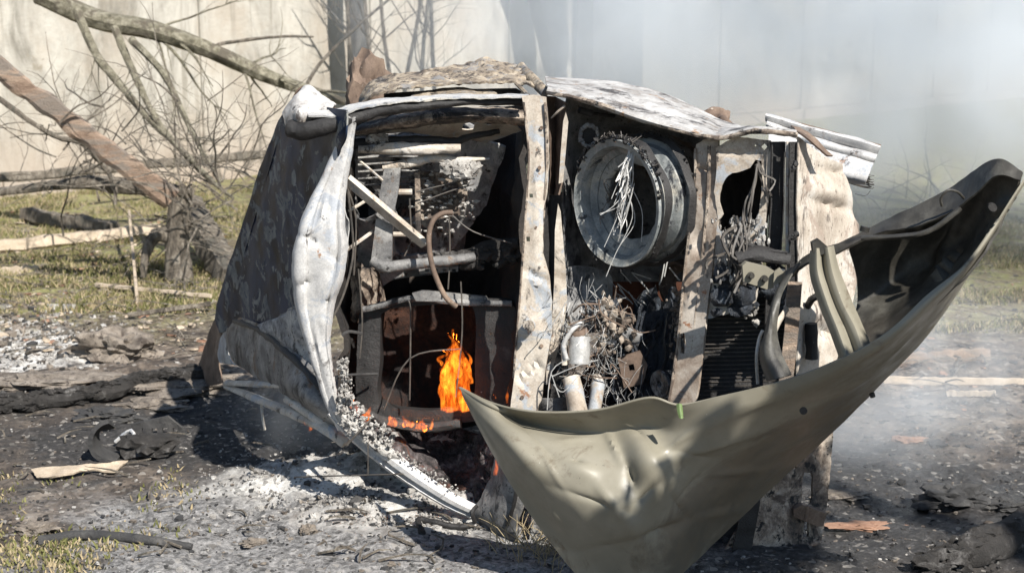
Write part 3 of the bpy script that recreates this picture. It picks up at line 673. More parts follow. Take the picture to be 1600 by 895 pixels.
# burnt bumper fragment at left
fr = empty('metal_fragment', G(175, 715), 'dark curved bracket fragment with slotted rail lying left of the wreck', 'wreck fragment')
mb = MB(); a = G(165, 718)
sheet(mb, [[tuple(a + Vector((-.03 + .02 * k, -.02, z))) for k in range(3)] for z in (.0, .03)], .01, world=True)
mb = MB(); arc = [a + Vector((.05, 0, 0)), a + Vector((-.02, 0, .03)), a + Vector((-.045, 0, .08)), a + Vector((-.03, 0, .13)), a + Vector((.03, .01, .155))]
mb.tube(arc, .05, prof=[(-.2, -1), (.2, -1), (.2, 1), (-.2, 1)], up=(1, 0, 0), sub=5, wob=.004); mb.build('curved_bracket', M['darkstone'], fr)
mb = MB(); b_ = a + Vector((.08, .05, .1)); plate(mb, [(205, 662), (262, 650), (285, 668), (292, 690), (240, 700), (210, 694)], 5.95, holes=[[(222 + 16 * k, 668), (230 + 16 * k, 668), (230 + 16 * k, 677), (222 + 16 * k, 677)] for k in range(4)], thick=.02, step=6, amp=.012); mb.build('slotted_rail', M['darkstone'], fr)
mb = MB(); mb.tube(PP((190, 708, 5.75), (215, 696, 5.72), (245, 690, 5.72)), .012, 6); mb.tube(PP((180, 690, 5.8), (205, 672, 5.8), (215, 700, 5.72)), .008, 6); mb.build('rod', M['ash_white'], fr)
mb = MB(); mb.lump(a + Vector((.16, .06, .05)), .08, (1.6, 1, .6), 3, 3); mb.build('charred_lump', M['charwood'], fr)

# ================================================================== the wreck, lying on its side
CAR = empty('burnt_car', (0.05, 4.9, 0), 'burnt-out off-road car lying on its side with its engine bay open and bonnet torn loose', 'car')
LOOSE = ('cable_nest', 'foam_residue', 'melted_crust', 'tyre_residue', 'ash_crust', 'ash_heap', 'melted_plastic', 'ash_clump', 'loose_cord', 'tyre_cord', 'bead_wire', 'wiring', 'bristle_strip', 'engine_block', 'melted_grille', 'melted_strand')
SPLIT = ('scorched_cushion', 'door_seal', 'cross_rod', 'hinge', 'clip_nut', 'hanging_wire', 'bent_wire', 'support_flange', 'channel_edge', 'bolt', 'coolant_pipe', 'seat_hinge_plate', 'seal_wire', 'pipe_stub', 'underbody_edge', 'radiator_support', 'bonnet_stay', 'towing_eye', 'weather_strip', 'rivet')
def islands(mb):
    par = list(range(len(mb.v)))
    def find(i):
        while par[i] != i: par[i] = par[par[i]]; i = par[i]
        return i
    for f in mb.f:
        for k in f[1:]: par[find(k)] = find(f[0])
    out_ = {}
    for f in mb.f: out_.setdefault(find(f[0]), []).append(f)
    res = []
    for fs in out_.values():
        ids = sorted({i for f in fs for i in f}); mp = {i: n for n, i in enumerate(ids)}
        m = MB(); m.add([mb.v[i] for i in ids], [tuple(mp[i] for i in f) for f in fs]); res.append(m)
    return res
def part(mb, name, mat, parent=CAR, deg=42, label=None):
    if name in SPLIT:
        os_ = [m.build(name, mat, parent, deg) for m in islands(mb)]
        return os_[0]
    o = mb.build(name, mat, parent, deg)
    if label: o['label'] = label
    if name in LOOSE: o['kind'] = 'stuff'
    return o

# ---- roof
def ry(x): return 1.84 / (.5 + (x - 800) / 2200)
RC = [[(x, y, ry(x) + o) for (x, y), o in zip(r, (0, .0, -.03, -.03))] for r in
      ([(472, 138), (482, 148), (502, 165), (545, 172)], [(444, 178), (458, 188), (490, 205), (545, 212)], [(424, 220), (440, 228), (478, 240), (530, 246)], [(404, 280), (424, 285), (462, 290), (508, 300)],
       [(381, 350), (405, 354), (440, 360), (485, 368)], [(357, 425), (384, 432), (425, 438), (482, 446)], [(338, 490), (368, 500), (415, 492), (490, 510)], [(345, 520), (372, 515), (440, 540), (505, 580)])]
mb = MB(); sheet(mb, RC, .006, 10, 8, amp=.008, fq=4, seed=1)
roof = part(mb, 'roof_panel', M['roof'], label='grey roof skin mottled with blue-black blisters')
mb = MB()                                              # pressed ribs running down the roof
for cc, t in ((0, .6), (1, .6)):
    mb.tube([P(r[cc][0] * (1 - t) + r[cc + 1][0] * t, r[cc][1] * (1 - t) + r[cc + 1][1] * t, r[cc][2] * (1 - t) + r[cc + 1][2] * t - .012) for r in RC[1:7]], .006, 8, sub=6, flat=.5)
part(mb, 'roof_rib', M['roof'], roof)
mb = MB()                                              # upper rolled corner
sheet(mb, [[(468, 150, 5.1), (480, 138, 5.05), (500, 148, 5.05), (524, 166, 5.0)],
           [(450, 172, 5.0), (466, 158, 4.94), (490, 165, 4.95), (520, 170, 4.96)],
           [(450, 192, 4.95), (465, 182, 4.88), (485, 186, 4.92), (500, 190, 4.96)],
           [(462, 216, 4.98), (468, 206, 4.92), (480, 205, 4.95), (492, 205, 4.98)]], .005, 7, 7, amp=.012, fq=14, seed=3)
part(mb, 'roof_corner', M['wing_top'], label='white ash-covered upper roof corner')
mb = MB(); mb.tube(PP((452, 176, 5.15), (463, 146, 5.13), (476, 137, 5.13), (498, 148, 5.1), (524, 170, 5.02)), .008, 6, wob=.003, flat=.5); part(mb, 'drip_rail', M['brown'])
# dark lip and folded flap at the lower left
mb = MB()
sheet(mb, [[(366, 468, 6.20), (378, 474, 6.05), (386, 482, 5.96)], [(340, 495, 6.49), (355, 500, 6.30), (368, 500, 6.16)], [(322, 540, 6.71), (335, 545, 6.53), (350, 520, 6.35)],
           [(314, 575, 6.81), (328, 580, 6.61), (345, 560, 6.40)], [(318, 602, 6.79), (332, 602, 6.59), (350, 598, 6.37)]], .006, 5, 5, amp=.012, fq=12, seed=4)
part(mb, 'rear_flap', M['brown'], label='brown scorched flap at the rear edge of the roof')
mb = MB()
sheet(mb, [[(378, 478, 6.05), (368, 484, 6.12), (372, 500, 6.06)], [(352, 515, 6.29), (348, 535, 6.29), (360, 540, 6.16)], [(342, 548, 6.39), (350, 560, 6.27), (362, 562, 6.14)], [(344, 566, 6.37), (356, 568, 6.22), (372, 570, 6.05)]], .005, 5, 5, amp=.006, fq=14, seed=5)
part(mb, 'roof_lip', M['ash_white'])
# lower rounded roof side with black seam
mb = MB()
sheet(mb, [[(372, 494, 6.06), (410, 508, 5.65), (450, 540, 5.28), (490, 575, 5.06), (535, 625, 4.98)],
           [(356, 512, 6.17), (398, 530, 5.71), (440, 562, 5.31), (480, 600, 4.99), (530, 648, 4.92)],
           [(355, 540, 6.17), (395, 562, 5.72), (432, 590, 5.37), (475, 620, 4.98), (528, 662, 4.93)],
           [(370, 566, 6.07), (402, 588, 5.71), (440, 612, 5.34), (480, 635, 5.05), (525, 668, 4.98)]], .005, 8, 6, amp=.01, fq=8, seed=6)
part(mb, 'roof_side', M['grey'], label='rounded grey lower roof edge with a black seam')
mb = MB(); mb.tube(PP((366, 500, 6.07), (405, 515, 5.64), (445, 548, 5.26), (488, 590, 4.97), (532, 640, 4.89)), .014, 7, wob=.008, flat=.6, sub=8); part(mb, 'roof_seam', M['black'])
mb = MB()
sheet(mb, [[(455, 490, 5.24), (480, 470, 5.1), (498, 480, 5.05)], [(400, 512, 5.73), (450, 520, 5.28), (500, 540, 5.05)], [(440, 540, 5.37), (480, 565, 5.12), (520, 600, 5.02)]], .004, 8, 8, amp=.02, fq=7, seed=8)
part(mb, 'roof_gusset', M['dusty'])

# ---- windscreen header: the pale crumpled strip
mb = MB()
HR = [(545, 556, 181, 4.84), (533, 552, 212, 4.85), (512, 545, 262, 4.85), (488, 536, 312, 4.84), (470, 537, 350, 4.83), (461, 541, 385, 4.82), (458, 539, 412, 4.82), (459, 533, 440, 4.82), (464, 521, 478, 4.83), (477, 514, 528, 4.84), (490, 519, 575, 4.85), (508, 528, 625, 4.86), (530, 548, 668, 4.87)]
rows = []
for k, (xa, xb, y, Y) in enumerate(HR):
    w_ = xb - xa; m_ = min(1, w_ / 70)
    rows.append([(xa + w_ * f, y + 3 * math.sin(k * 1.7 + f * 3), Y + d * m_) for f, d in ((0, .02), (.06, -.012), (.2, -.02), (.27, -.004), (.46, -.012), (.62, -.02), (.78, -.022), (.83, -.002), (.9, -.018), (1, .012))])
sheet(mb, rows, .005, 3, 6, amp=.0035, fq=17, seed=9, dents=[(480, 372, 20, 5, -.022, .35, 1), (478, 442, 18, 5, -.024, -.45, 1), (505, 330, 4, 70, .012, .25, 1), (500, 540, 5, 60, .012, -.2, 1), (520, 400, 26, 6, -.010, .7, 1), (512, 470, 20, 5, -.012, -.6, 1), (500, 500, 18, 4, .010, .2, 1), (525, 270, 14, 4, -.010, .4, 1)])
header = part(mb, 'windscreen_header', M['ash_clean'], label='pale ash-white windscreen header, bowed and dented')
mb = MB()
sheet(mb, [[(546, 215, 4.88), (548, 214, 4.86)], [(538, 262, 4.9), (545, 262, 4.87)], [(522, 312, 4.92), (540, 325, 4.86)], [(532, 350, 4.93), (546, 352, 4.88)], [(528, 400, 4.95), (543, 395, 4.88)], [(520, 440, 4.95), (532, 440, 4.88)], [(517, 468, 4.93), (522, 470, 4.88)]], .004, 6, 6, amp=.006, fq=16, seed=10)
part(mb, 'header_flange', M['ash_clean'], header)
mb = MB(); mb.tube(PP((544, 300, 4.86), (552, 380, 4.88), (548, 420, 4.87), (535, 465, 4.86), (518, 500, 4.85)), .004, 6); mb.tube(PP((541, 290, 4.9), (556, 340, 4.9), (553, 430, 4.9)), .003, 5); part(mb, 'seal_wire', M['wire_dark'], header)

# ---- upper windscreen pillar (now along the top)
mb = MB()
mb.tube(PP((452, 200, 4.9), (475, 205, 4.88), (515, 197, 4.86), (560, 183, 4.85), (620, 170, 4.85), (700, 162, 4.86), (770, 160, 4.88), (822, 160, 4.9)), [.030, .032, .028, .022, .018, .015, .012, .012], 10, wob=.008, sub=6); 
part(mb, 'windscreen_pillar', M['black'], label='blackened upper windscreen pillar')
mb = MB()
sheet(mb, [[(480, 178, 4.93), (530, 172, 4.92), (560, 163, 4.92), (620, 155, 4.92), (690, 151, 4.93), (760, 151, 4.94), (826, 150, 4.94)],
           [(482, 184, 4.86), (530, 184, 4.84), (562, 172, 4.83), (620, 162, 4.83), (690, 156, 4.84), (760, 154, 4.85), (826, 153, 4.86)]], .006, 8, 4, amp=.005, fq=18, seed=11)
part(mb, 'pillar_flange', M['ash_white'], label='white ashy flange above the blackened pillar')
mb = MB()
sheet(mb, [[(560, 200, 4.98), (620, 182, 4.98), (700, 172, 4.98), (770, 172, 5.0), (824, 176, 5.0)],
           [(556, 206, 4.93), (620, 192, 4.9), (700, 182, 4.9), (770, 182, 4.92), (824, 186, 4.94)],
           [(560, 208, 4.98), (620, 200, 4.98), (700, 190, 4.98), (770, 190, 5.0), (824, 196, 5.0)]], .006, 8, 6, amp=.006, fq=20, seed=12)
part(mb, 'inner_rail', M['beige_soot'])
mb = MB(); plate(mb, [(545, 208), (620, 196), (700, 190), (800, 188), (815, 205), (760, 222), (690, 214), (640, 206), (548, 212)], plane_y((545, 208, 5.0), (800, 188, 5.02), (700, 222, 5.15)), holes=[[(724, 194), (742, 193), (740, 203), (722, 203)], [(760, 190), (768, 190), (768, 196), (760, 196)]], thick=.004, step=7, amp=.004)
part(mb, 'perforated_rail', M['beige'])

# ---- lower windscreen pillar: the pale bar to the ground
mb = MB()
prof = [(-1, -.5), (-.75, .35), (-.35, .5), (-.2, .15), (.2, .15), (.35, .5), (.8, .35), (1, -.5)]
mb.tube(PP((520, 640, 4.86), (548, 668, 4.86), (590, 706, 4.84), (640, 744, 4.83), (700, 782, 4.82), (750, 806, 4.82), (808, 838, 4.8)), [.035, .045, .042, .038, .034, .03, .024], prof=prof, up=(.55, -.5, .6), sub=6, wob=.002)
lp = part(mb, 'windscreen_pillar', M['ash_clean'], label='pale lower windscreen pillar slanting down to the ground')
mb = MB(); rr = random.Random(4)
for k in range(170):
    t = rr.random() ** 1.2; c = P(536 + 78 * t + rr.gauss(0, 8), 640 + 66 * t + rr.gauss(0, 11) - 4, 4.80 + rr.uniform(-.02, .03)); mb.lump(c, rr.uniform(.003, .010) , (rr.uniform(.6, 1.6), 1, rr.uniform(.6, 1.6)), k, 2, 1.1, 3.5)
for k in range(200):
    t = rr.random(); c = P(535 + 10 * t + rr.gauss(0, 4), 560 + 90 * t, 4.82 + rr.uniform(-.01, .03)); mb.lump(c, rr.uniform(.002, .006), (1, 1, 1.2), k + 200, 1, .9)
for k in range(120):
    t = rr.random(); c = P(600 + 120 * t + rr.gauss(0, 5), 694 + 78 * t + rr.gauss(0, 4), 4.8 + rr.uniform(-.01, .03)); mb.lump(c, rr.uniform(.0015, .005), (1, 1, 1), k + 300, 1, .9)
mb.tube(PP((524, 612, 4.82), (534, 640, 4.82), (560, 668, 4.81), (598, 700, 4.81), (625, 716, 4.82)), [.006, .02, .026, .022, .006], 16, wob=.016, sub=14, flat=.6)
part(mb, 'melted_crust', M['soot_ash'], lp)
mb = MB(); mb.tube(PP((543, 694, 4.76), (560, 675, 4.75), (579, 655, 4.76)), .004, 6); mb.tube(PP((575, 690, 4.78), (575, 742, 4.8)), .0025, 5); mb.tube(PP((460, 745, 5.1), (520, 743, 4.95), (630, 740, 4.8)), .003, 5); part(mb, 'bent_wire', M['wire_dark'], lp)
# lower door frame rails under the roof
mb = MB()
mb.tube(PP((352, 598, 6.12), (400, 600, 5.67), (440, 602, 5.33)), [.016, .016, .014], 8, flat=.6, wob=.004)
mb.tube(PP((352, 603, 6.12), (400, 622, 5.66), (445, 640, 5.27), (500, 665, 4.98), (540, 692, 4.9)), [.014, .018, .02, .022, .02], 8, flat=.6, wob=.004, sub=6)
mb.tube(PP((448, 622, 5.27), (490, 650, 5.02), (545, 690, 4.9)), [.016, .018, .016], 8, flat=.6, wob=.004)
mb.tube(PP((408, 622, 5.59), (410, 650, 5.57), (414, 672, 5.54)), .006, 6, wob=.003)
part(mb, 'door_frame', M['beige'])
mb = MB(); sheet(mb, [[(440, 600, 5.36), (490, 620, 5.12), (540, 650, 5.0)], [(470, 640, 5.2), (510, 665, 5.1), (548, 695, 4.98)]], .01, amp=.01); part(mb, 'sill_cover', M['black'])

# ---- upper door: scorched tan skin standing above the pillar
mb = MB()
sheet(mb, [[(566, 160, 5.3), (572, 140, 5.3), (600, 124, 5.32), (650, 116, 5.34), (700, 109, 5.36), (735, 101, 5.38), (762, 96, 5.38), (800, 104, 5.36), (822, 108, 5.34)],
           [(568, 163, 5.16), (578, 146, 5.16), (606, 134, 5.17), (650, 128, 5.18), (700, 124, 5.2), (740, 118, 5.22), (770, 114, 5.22), (805, 118, 5.2), (830, 122, 5.18)],
           [(572, 166, 5.04), (588, 152, 5.02), (612, 144, 5.03), (655, 139, 5.03), (700, 135, 5.05), (745, 133, 5.06), (775, 132, 5.06), (810, 134, 5.05), (842, 140, 5.04)]], .008, 8, 8, amp=.012, fq=24, seed=13)
door = part(mb, 'door', M['tan_char'], label='scorched tan upper door, buckled and flaking')
mb = MB()
mb.tube(PP((812, 104, 5.3), (830, 122, 5.12), (852, 146, 4.98)), [.02, .02, .018], 8, flat=.6, wob=.004)
mb.tube(PP((806, 130, 5.05), (818, 142, 5.0), (826, 150, 4.95)), .007, 6)
part(mb, 'door_hinge_edge', M['tan_char'], door)
mb = MB(); plate(mb, [(600, 158), (600, 146), (700, 140), (806, 138), (828, 150), (700, 154)], 5.25, thick=.01, amp=.01); part(mb, 'door_lining', M['black'], door)
mb = MB(); sheet(mb, [[(650, 150, 5.12), (700, 143, 5.12), (770, 146, 5.12)], [(640, 158, 5.02), (700, 153, 5.02), (778, 154, 5.02)]], .01, amp=.008, fq=14); part(mb, 'window_ledge', M['tan_char'], door)
mb = MB(); mb.lump(P(575, 132, 5.75), .11, (.8, .7, 1.1), 7, 3, .5, 2); mb.lump(P(560, 150, 5.7), .07, (.7, .7, 1.6), 9, 3, .5, 2); part(mb, 'rear_pillar_stub', M['brown'])

# ---- cowl strip
cy = plane_y((835, 150, 4.82), (860, 600, 4.66), (820, 400, 4.74))
mb = MB()
plate(mb, [(815, 150), (834, 148), (853, 152), (857, 200), (858, 255), (855, 300), (849, 330), (848, 395), (858, 430), (862, 470), (862, 520), (852, 575), (846, 625), (830, 655), (795, 655), (802, 600), (809, 520), (812, 470), (817, 410), (820, 360), (824, 300), (826, 250), (824, 190)],
      cy, holes=[[(827, 303), (833, 303), (833, 309), (827, 309)], [(822, 370), (828, 370), (828, 377), (822, 377)]], thick=.012, step=6, amp=.002, fq=14, seed=2, jag=1,
      dents=[(835, 430, 16, 5, -.015, .5), (842, 445, 14, 4, .012, .5), (812, 590, 4, 18, -.012, -.6), (822, 584, 4, 18, -.012, -.6), (832, 577, 4, 18, -.012, -.6), (840, 570, 4, 16, -.012, -.6), (827, 510, 18, 18, .02, 0), (838, 300, 5, 120, .008, 0)])
cowl = part(mb, 'cowl_panel', M['beige'], label='pale beige cowl strip down the middle with a bolt boss and pressed ribs')
mb = MB(); mb.tube([P(852, 160, 4.80), P(855, 250, 4.775), P(850, 322, 4.76), P(846, 392, 4.74), P(856, 432, 4.73), P(860, 500, 4.70), P(851, 575, 4.68), P(838, 640, 4.67)], .0055, 6, sub=6, wob=.002); mb.tube([P(818, 160, 4.80), P(826, 240, 4.775), P(823, 310, 4.76), P(816, 410, 4.73), P(811, 480, 4.71), P(802, 590, 4.68)], .004, 6, sub=6, wob=.002); part(mb, 'cowl_flange', M['beige_soot'], cowl)
mb = MB(); c = P(828, 508, 4.68); mb.tube([c, c + Vector((-.005, -.02, .002))], .02, 12, sub=1); mb.tube([c, c + Vector((-.01, -.045, .004))], .011, 10, sub=1); mb.lump(c + Vector((0, -.05, .0)), .014, (1, 1, 1), 1, 2, .4); part(mb, 'bolt', M['beige'], cowl)
mb = MB()                                              # the channel behind the cowl
sheet(mb, [[(853, 150, 4.9), (870, 152, 4.95), (886, 160, 4.84)], [(857, 250, 4.88), (868, 252, 4.93), (882, 255, 4.82)], [(856, 305, 4.87), (866, 305, 4.92), (876, 305, 4.8)]], .006, 6, 8, amp=.007, fq=18, seed=14)
part(mb, 'cowl_channel', M['brown'])
mb = MB(); plate(mb, [(884, 175), (888, 190), (880, 285), (873, 287), (876, 240), (880, 190)], 4.79, thick=.006, step=6, amp=.003); plate(mb, [(872, 318), (876, 330), (884, 420), (886, 470), (880, 520), (868, 560), (858, 600), (850, 600), (861, 530), (866, 440), (867, 360)], 4.76, thick=.006, step=6, amp=.005, fq=16); part(mb, 'channel_edge', M['beige'])
mb = MB(); sheet(mb, [[(845, 300, 4.95), (862, 300, 4.98), (884, 300, 4.95)], [(845, 430, 4.92), (862, 430, 4.95), (884, 430, 4.92)], [(845, 640, 4.85), (862, 640, 4.88), (890, 640, 4.85)]], .01); part(mb, 'channel_back', M['black'])
mb = MB(); mb.tube(PP((862, 184, 4.86), (872, 175, 4.83), (883, 166, 4.82)), [.006, .012, .01], 6, flat=.5); part(mb, 'bent_clip', M['beige'])

# ---- top wing / fender: lit sheet from the cowl to the front
mb = MB()
sheet(mb, [[(852, 122, 5.35), (900, 126, 5.33), (960, 130, 5.3), (1030, 146, 5.25), (1090, 172, 5.15), (1145, 196, 5.0), (1190, 200, 4.85), (1240, 208, 4.75)],
           [(853, 132, 5.08), (900, 136, 5.05), (960, 146, 5.0), (1025, 162, 4.96), (1080, 184, 4.88), (1125, 204, 4.72), (1180, 200, 4.64), (1240, 206, 4.58)],
           [(855, 140, 4.86), (890, 148, 4.82), (930, 158, 4.77), (990, 178, 4.7), (1050, 196, 4.63), (1118, 212, 4.56), (1180, 202, 4.5), (1244, 207, 4.45)],
           [(857, 146, 4.85), (892, 154, 4.8), (932, 165, 4.75), (990, 185, 4.69), (1050, 202, 4.62), (1118, 217, 4.55), (1180, 207, 4.49), (1246, 213, 4.44)]], .006, 8, 8, amp=.004, fq=7, seed=15, dents=[(1010, 165, 90, 4, .012, .35, 1), (930, 140, 60, 4, -.010, .2, 1), (1120, 205, 14, 10, -.015, 0, 1)])
part(mb, 'front_wing', M['wing_top'], label='upper front wing, white ash-covered sheet')
mb = MB(); sheet(mb, [[(1235, 200, 4.62), (1250, 204, 4.6)], [(1250, 210, 4.45), (1270, 216, 4.5)], [(1290, 245, 4.5), (1298, 246, 4.55)]], .006, amp=.006); part(mb, 'wing_tip', M['brown'])
mb = MB(); mb.tube(PP((856, 144, 4.845), (892, 152, 4.79), (932, 162, 4.74), (990, 183, 4.68), (1050, 200, 4.61), (1118, 216, 4.54), (1180, 205, 4.48), (1246, 211, 4.43)), .0085, 8, sub=8, wob=.003); part(mb, 'wing_flange', M['beige_soot'])
mb = MB(); sheet(mb, [[(1100, 184, 5.2), (1120, 178, 5.22), (1138, 182, 5.2)], [(1118, 190, 5.14), (1130, 186, 5.1), (1142, 196, 5.1)], [(1130, 198, 5.1), (1140, 200, 5.06), (1150, 206, 5.04)]], .008, amp=.02, fq=15); part(mb, 'torn_flap', M['brown'])

# ---- inner wing and bulkhead behind the wheel
mb = MB()
sheet(mb, [[(884, 150, 4.9), (930, 162, 5.0), (1000, 185, 5.05), (1080, 205, 5.0), (1110, 212, 4.9)],
           [(880, 250, 4.9), (930, 250, 5.1), (1000, 260, 5.25), (1070, 270, 5.2), (1100, 270, 4.9)],
           [(878, 350, 4.88), (930, 350, 5.08), (1000, 360, 5.25), (1070, 360, 5.2), (1095, 360, 4.88)],
           [(880, 440, 4.85), (920, 440, 5.0), (950, 440, 5.15), (1060, 440, 5.2), (1090, 440, 4.85)]], .008, 8, 8, amp=.012, fq=7, seed=16)
part(mb, 'inner_wing', M['grey'])
mb = MB(); plate(mb, [(884, 420), (950, 425), (955, 470), (945, 500), (925, 520), (900, 515), (886, 490)], plane_y((884, 420, 4.84), (955, 425, 4.9), (900, 520, 4.8)), thick=.02, step=8, amp=.008, dents=[(920, 480, 25, 25, .02, 0)], smooth=True); mb.lump(P(912, 490, 4.78), .012, (1, 1, 1), 2, 2, .2); part(mb, 'suspension_turret', M['grey'])
mb = MB(); sheet(mb, [[(940, 400, 5.3), (1000, 400, 5.35), (1075, 400, 5.3)], [(940, 520, 5.25), (1000, 520, 5.3), (1070, 520, 5.25)], [(860, 660, 5.0), (980, 660, 5.1), (1070, 660, 5.1)]], .01, 8, 8, amp=.03, fq=9); part(mb, 'engine_bay_floor', M['rustred'])
mb = MB()                                              # hole with melted lip
c = P(920, 212, 4.9)
for k in range(26):
    a = k / 26 * 6.283; mb.lump(c + Vector((math.cos(a) * .03, -.01, math.sin(a) * .036)), .009, (1, 1, 1), k, 1, .5)
part(mb, 'grommet', M['dusty']); mb = MB(); mb.tube([c + Vector((0, .0, 0)), c + Vector((0, .004, 0))], .028, 16, sub=1); mb.tube(PP((905, 172, 4.86), (925, 178, 4.88)), .012, 8); mb.tube(PP((918, 176, 4.9), (960, 182, 4.95)), .006, 6); part(mb, 'pipe_stub', M['black'])

# ---- spare wheel standing in the engine bay
C1 = P(962, 318, 4.66); AX = Vector((.79, .61, .02)).normalized()
UPV = Vector((0, .04, 1)); XV = UPV.cross(AX).normalized(); UPV = AX.cross(XV).normalized()
def lathe(mb, prof, n=64, wob=0):
    vs = []
    for k in range(n):
        a = 2 * math.pi * k / n
        for r, h in prof:
            rr_ = r + wob * noise.noise(Vector((math.cos(a) * 3, math.sin(a) * 3, h * 9)))
            vs.append(C1 + AX * h + (XV * math.cos(a) + UPV * math.sin(a)) * rr_)
    m = len(prof)
    mb.add(vs, [(k * m + i, k * m + (i + 1) % m, ((k + 1) % n) * m + (i + 1) % m, ((k + 1) % n) * m + i) for k in range(n) for i in range(m)])
wheel = empty('spare_wheel', C1 - world_of(CAR)); wheel.parent = CAR
mb = MB(); rp = [(.212, -.004), (.214, .006), (.206, .012), (.196, .014), (.190, .022), (.188, .045), (.168, .06), (.163, .11), (.186, .125), (.190, .148), (.206, .154), (.213, .160), (.210, .168), (.200, .160), (.184, .153), (.180, .128), (.155, .112), (.160, .058), (.180, .043), (.182, .02), (.190, .006), (.203, .004)]
lathe(mb, rp, 72, .002); part(mb, 'rim', M['rim'], wheel)
mb = MB(); lathe(mb, [(.160, .062), (.135, .068), (.128, .075), (.126, .08), (.13, .082), (.138, .074), (.160, .068)], 64, .01); part(mb, 'disc', M['rim'], wheel)
mb = MB(); rr = random.Random(9)                       # soot crust and bead remains on the upper half
for k in range(190):
    a = rr.uniform(.5, 3.0) if k < 175 else rr.uniform(3.2, 5.6); h = rr.choice([0, 0, .02, .15, .16]); r0 = .214 + rr.uniform(-.006, .016)
    mb.lump(C1 + AX * h + (XV * math.cos(a) + UPV * math.sin(a)) * r0, rr.uniform(.002, .008), (1, 1.4, 1), k, 1, .9)
part(mb, 'tyre_residue', M['black'], wheel)
mb = MB(); lathe(mb, [(.215, .020), (.222, .04), (.222, .045), (.214, .026)], 64, .014); lathe(mb, [(.216, .13), (.228, .15), (.226, .157), (.213, .139)], 64, .012); part(mb, 'tyre_bead', M['black'], wheel)
def wires(mb, start, end, n, spread0, spread1, r=.0016, sag=.05, seed=0, curl=.03):
    rr = random.Random(seed)
    for _ in range(n):
        a = Vector(start) + Vector([rr.gauss(0, s) for s in spread0]); b = Vector(end) + Vector([rr.gauss(0, s) for s in spread1])
        m1 = a.lerp(b, .35) + Vector([rr.gauss(0, curl) for _ in range(3)]); m2 = a.lerp(b, .7) + Vector([rr.gauss(0, curl) for _ in range(3)]) - Vector((0, 0, sag * rr.random()))
        mb.tube([a, m1, m2, b], r * rr.uniform(.6, 1.4), 4, sub=4)
mb = MB()
wires(mb, P(990, 232, 4.62), P(972, 300, 4.6), 26, (.006, .006, .004), (.012, .015, .03), .0024, 0, 1, .006)
wires(mb, P(982, 290, 4.6), P(968, 340, 4.6), 12, (.008, .01, .02), (.02, .01, .05), .0018, .01, 2, .012)
for q in ([(985, 290), (1003, 330), (1002, 378)], [(980, 300), (988, 340), (962, 396)], [(975, 312), (960, 350), (944, 386)], [(968, 312), (955, 325), (938, 336)], [(972, 320), (956, 328), (937, 334)], [(978, 295), (992, 345), (966, 388), (947, 432)]):
    mb.tube([P(x, y, 4.6 - .002 * i) for i, (x, y) in enumerate(q)], .0016, 4, sub=6)
part(mb, 'tyre_cord', M['wire'], wheel)
mb = MB(); wires(mb, P(955, 300, 4.68), P(960, 330, 4.72), 10, (.01, .01, .02), (.02, .01, .02), .0016, 0, 5, .015)
for k in range(30):
    a = 1.2 + k * .045; wp = C1 + (XV * math.cos(a) + UPV * math.sin(a)) * .222
    mb.tube([wp, wp + Vector((rr.gauss(0, .015), rr.gauss(0, .01), rr.uniform(.005, .022)))], .0016, 4, sub=1)
part(mb, 'bead_wire', M['wire_dark'], wheel)
mb = MB(); c = P(1056, 448, 4.95)                       # brake drum seen below
prev = C1; C1 = c; lathe(mb, [(.09, 0), (.095, .04), (.08, .05), (.05, .05), (.05, .03), (.075, .02), (.08, 0)], 40); C1 = prev
part(mb, 'pulley', M['brown'])

mb = MB(); rr = random.Random(71)
for x, y, Y in ((846, 200, 4.80), (843, 262, 4.775), (838, 356, 4.755), (846, 540, 4.69), (816, 620, 4.675)):
    p_ = P(x, y, Y - .006); mb.tube([p_, p_ + Vector((0, -.006, 0))], .0065, 10, sub=1)
part(mb, 'rivet', M['brown'], cowl)
# ---- front inner panels
mb = MB()
plate(mb, [(1088, 226), (1100, 218), (1122, 214), (1121, 260), (1118, 300), (1124, 330), (1118, 372), (1112, 430), (1104, 490), (1097, 560), (1090, 612), (1084, 640), (1042, 640), (1050, 600), (1058, 540), (1062, 480), (1070, 400), (1078, 350), (1084, 300), (1086, 250)],
      plane_y((1088, 226, 4.62), (1122, 220, 4.58), (1060, 600, 4.52)), holes=[[(1062, 522), (1069, 520), (1072, 540), (1069, 554), (1062, 552)]], thick=.014, step=6, amp=.0015, fq=12, seed=21, jag=1,
      dents=[(1098, 265, 22, 3, -.012, 0), (1092, 380, 8, 18, -.02, 0), (1078, 470, 40, 3, .01, -1.3)])
part(mb, 'bonnet_slam_panel', M['beige_brown'], label='sooty beige upright panel right of the spare wheel')
mb = MB()
plate(mb, [(1118, 232), (1150, 213), (1204, 220), (1212, 236), (1208, 270), (1198, 300), (1196, 350), (1190, 420), (1180, 480), (1100, 500), (1106, 440), (1114, 380), (1122, 340), (1116, 300), (1120, 262)],
      plane_y((1118, 232, 4.56), (1204, 220, 4.5), (1110, 480, 4.52)), holes=[[(1128, 290), (1138, 274), (1160, 267), (1172, 262), (1180, 250), (1190, 252), (1190, 300), (1182, 340), (1165, 358), (1145, 365), (1124, 360), (1122, 345), (1130, 335), (1124, 315)], [(1189, 229), (1194, 224), (1199, 229), (1194, 235)], [(1178, 228), (1180, 226), (1182, 228), (1180, 230)]],
      thick=.008, step=6, amp=.002, fq=14, seed=22, jag=1.5, dents=[(1150, 240, 30, 3, -.01, .1)])
lampp = part(mb, 'headlamp_panel', M['beige'], label='pale headlamp panel with its large empty hole')
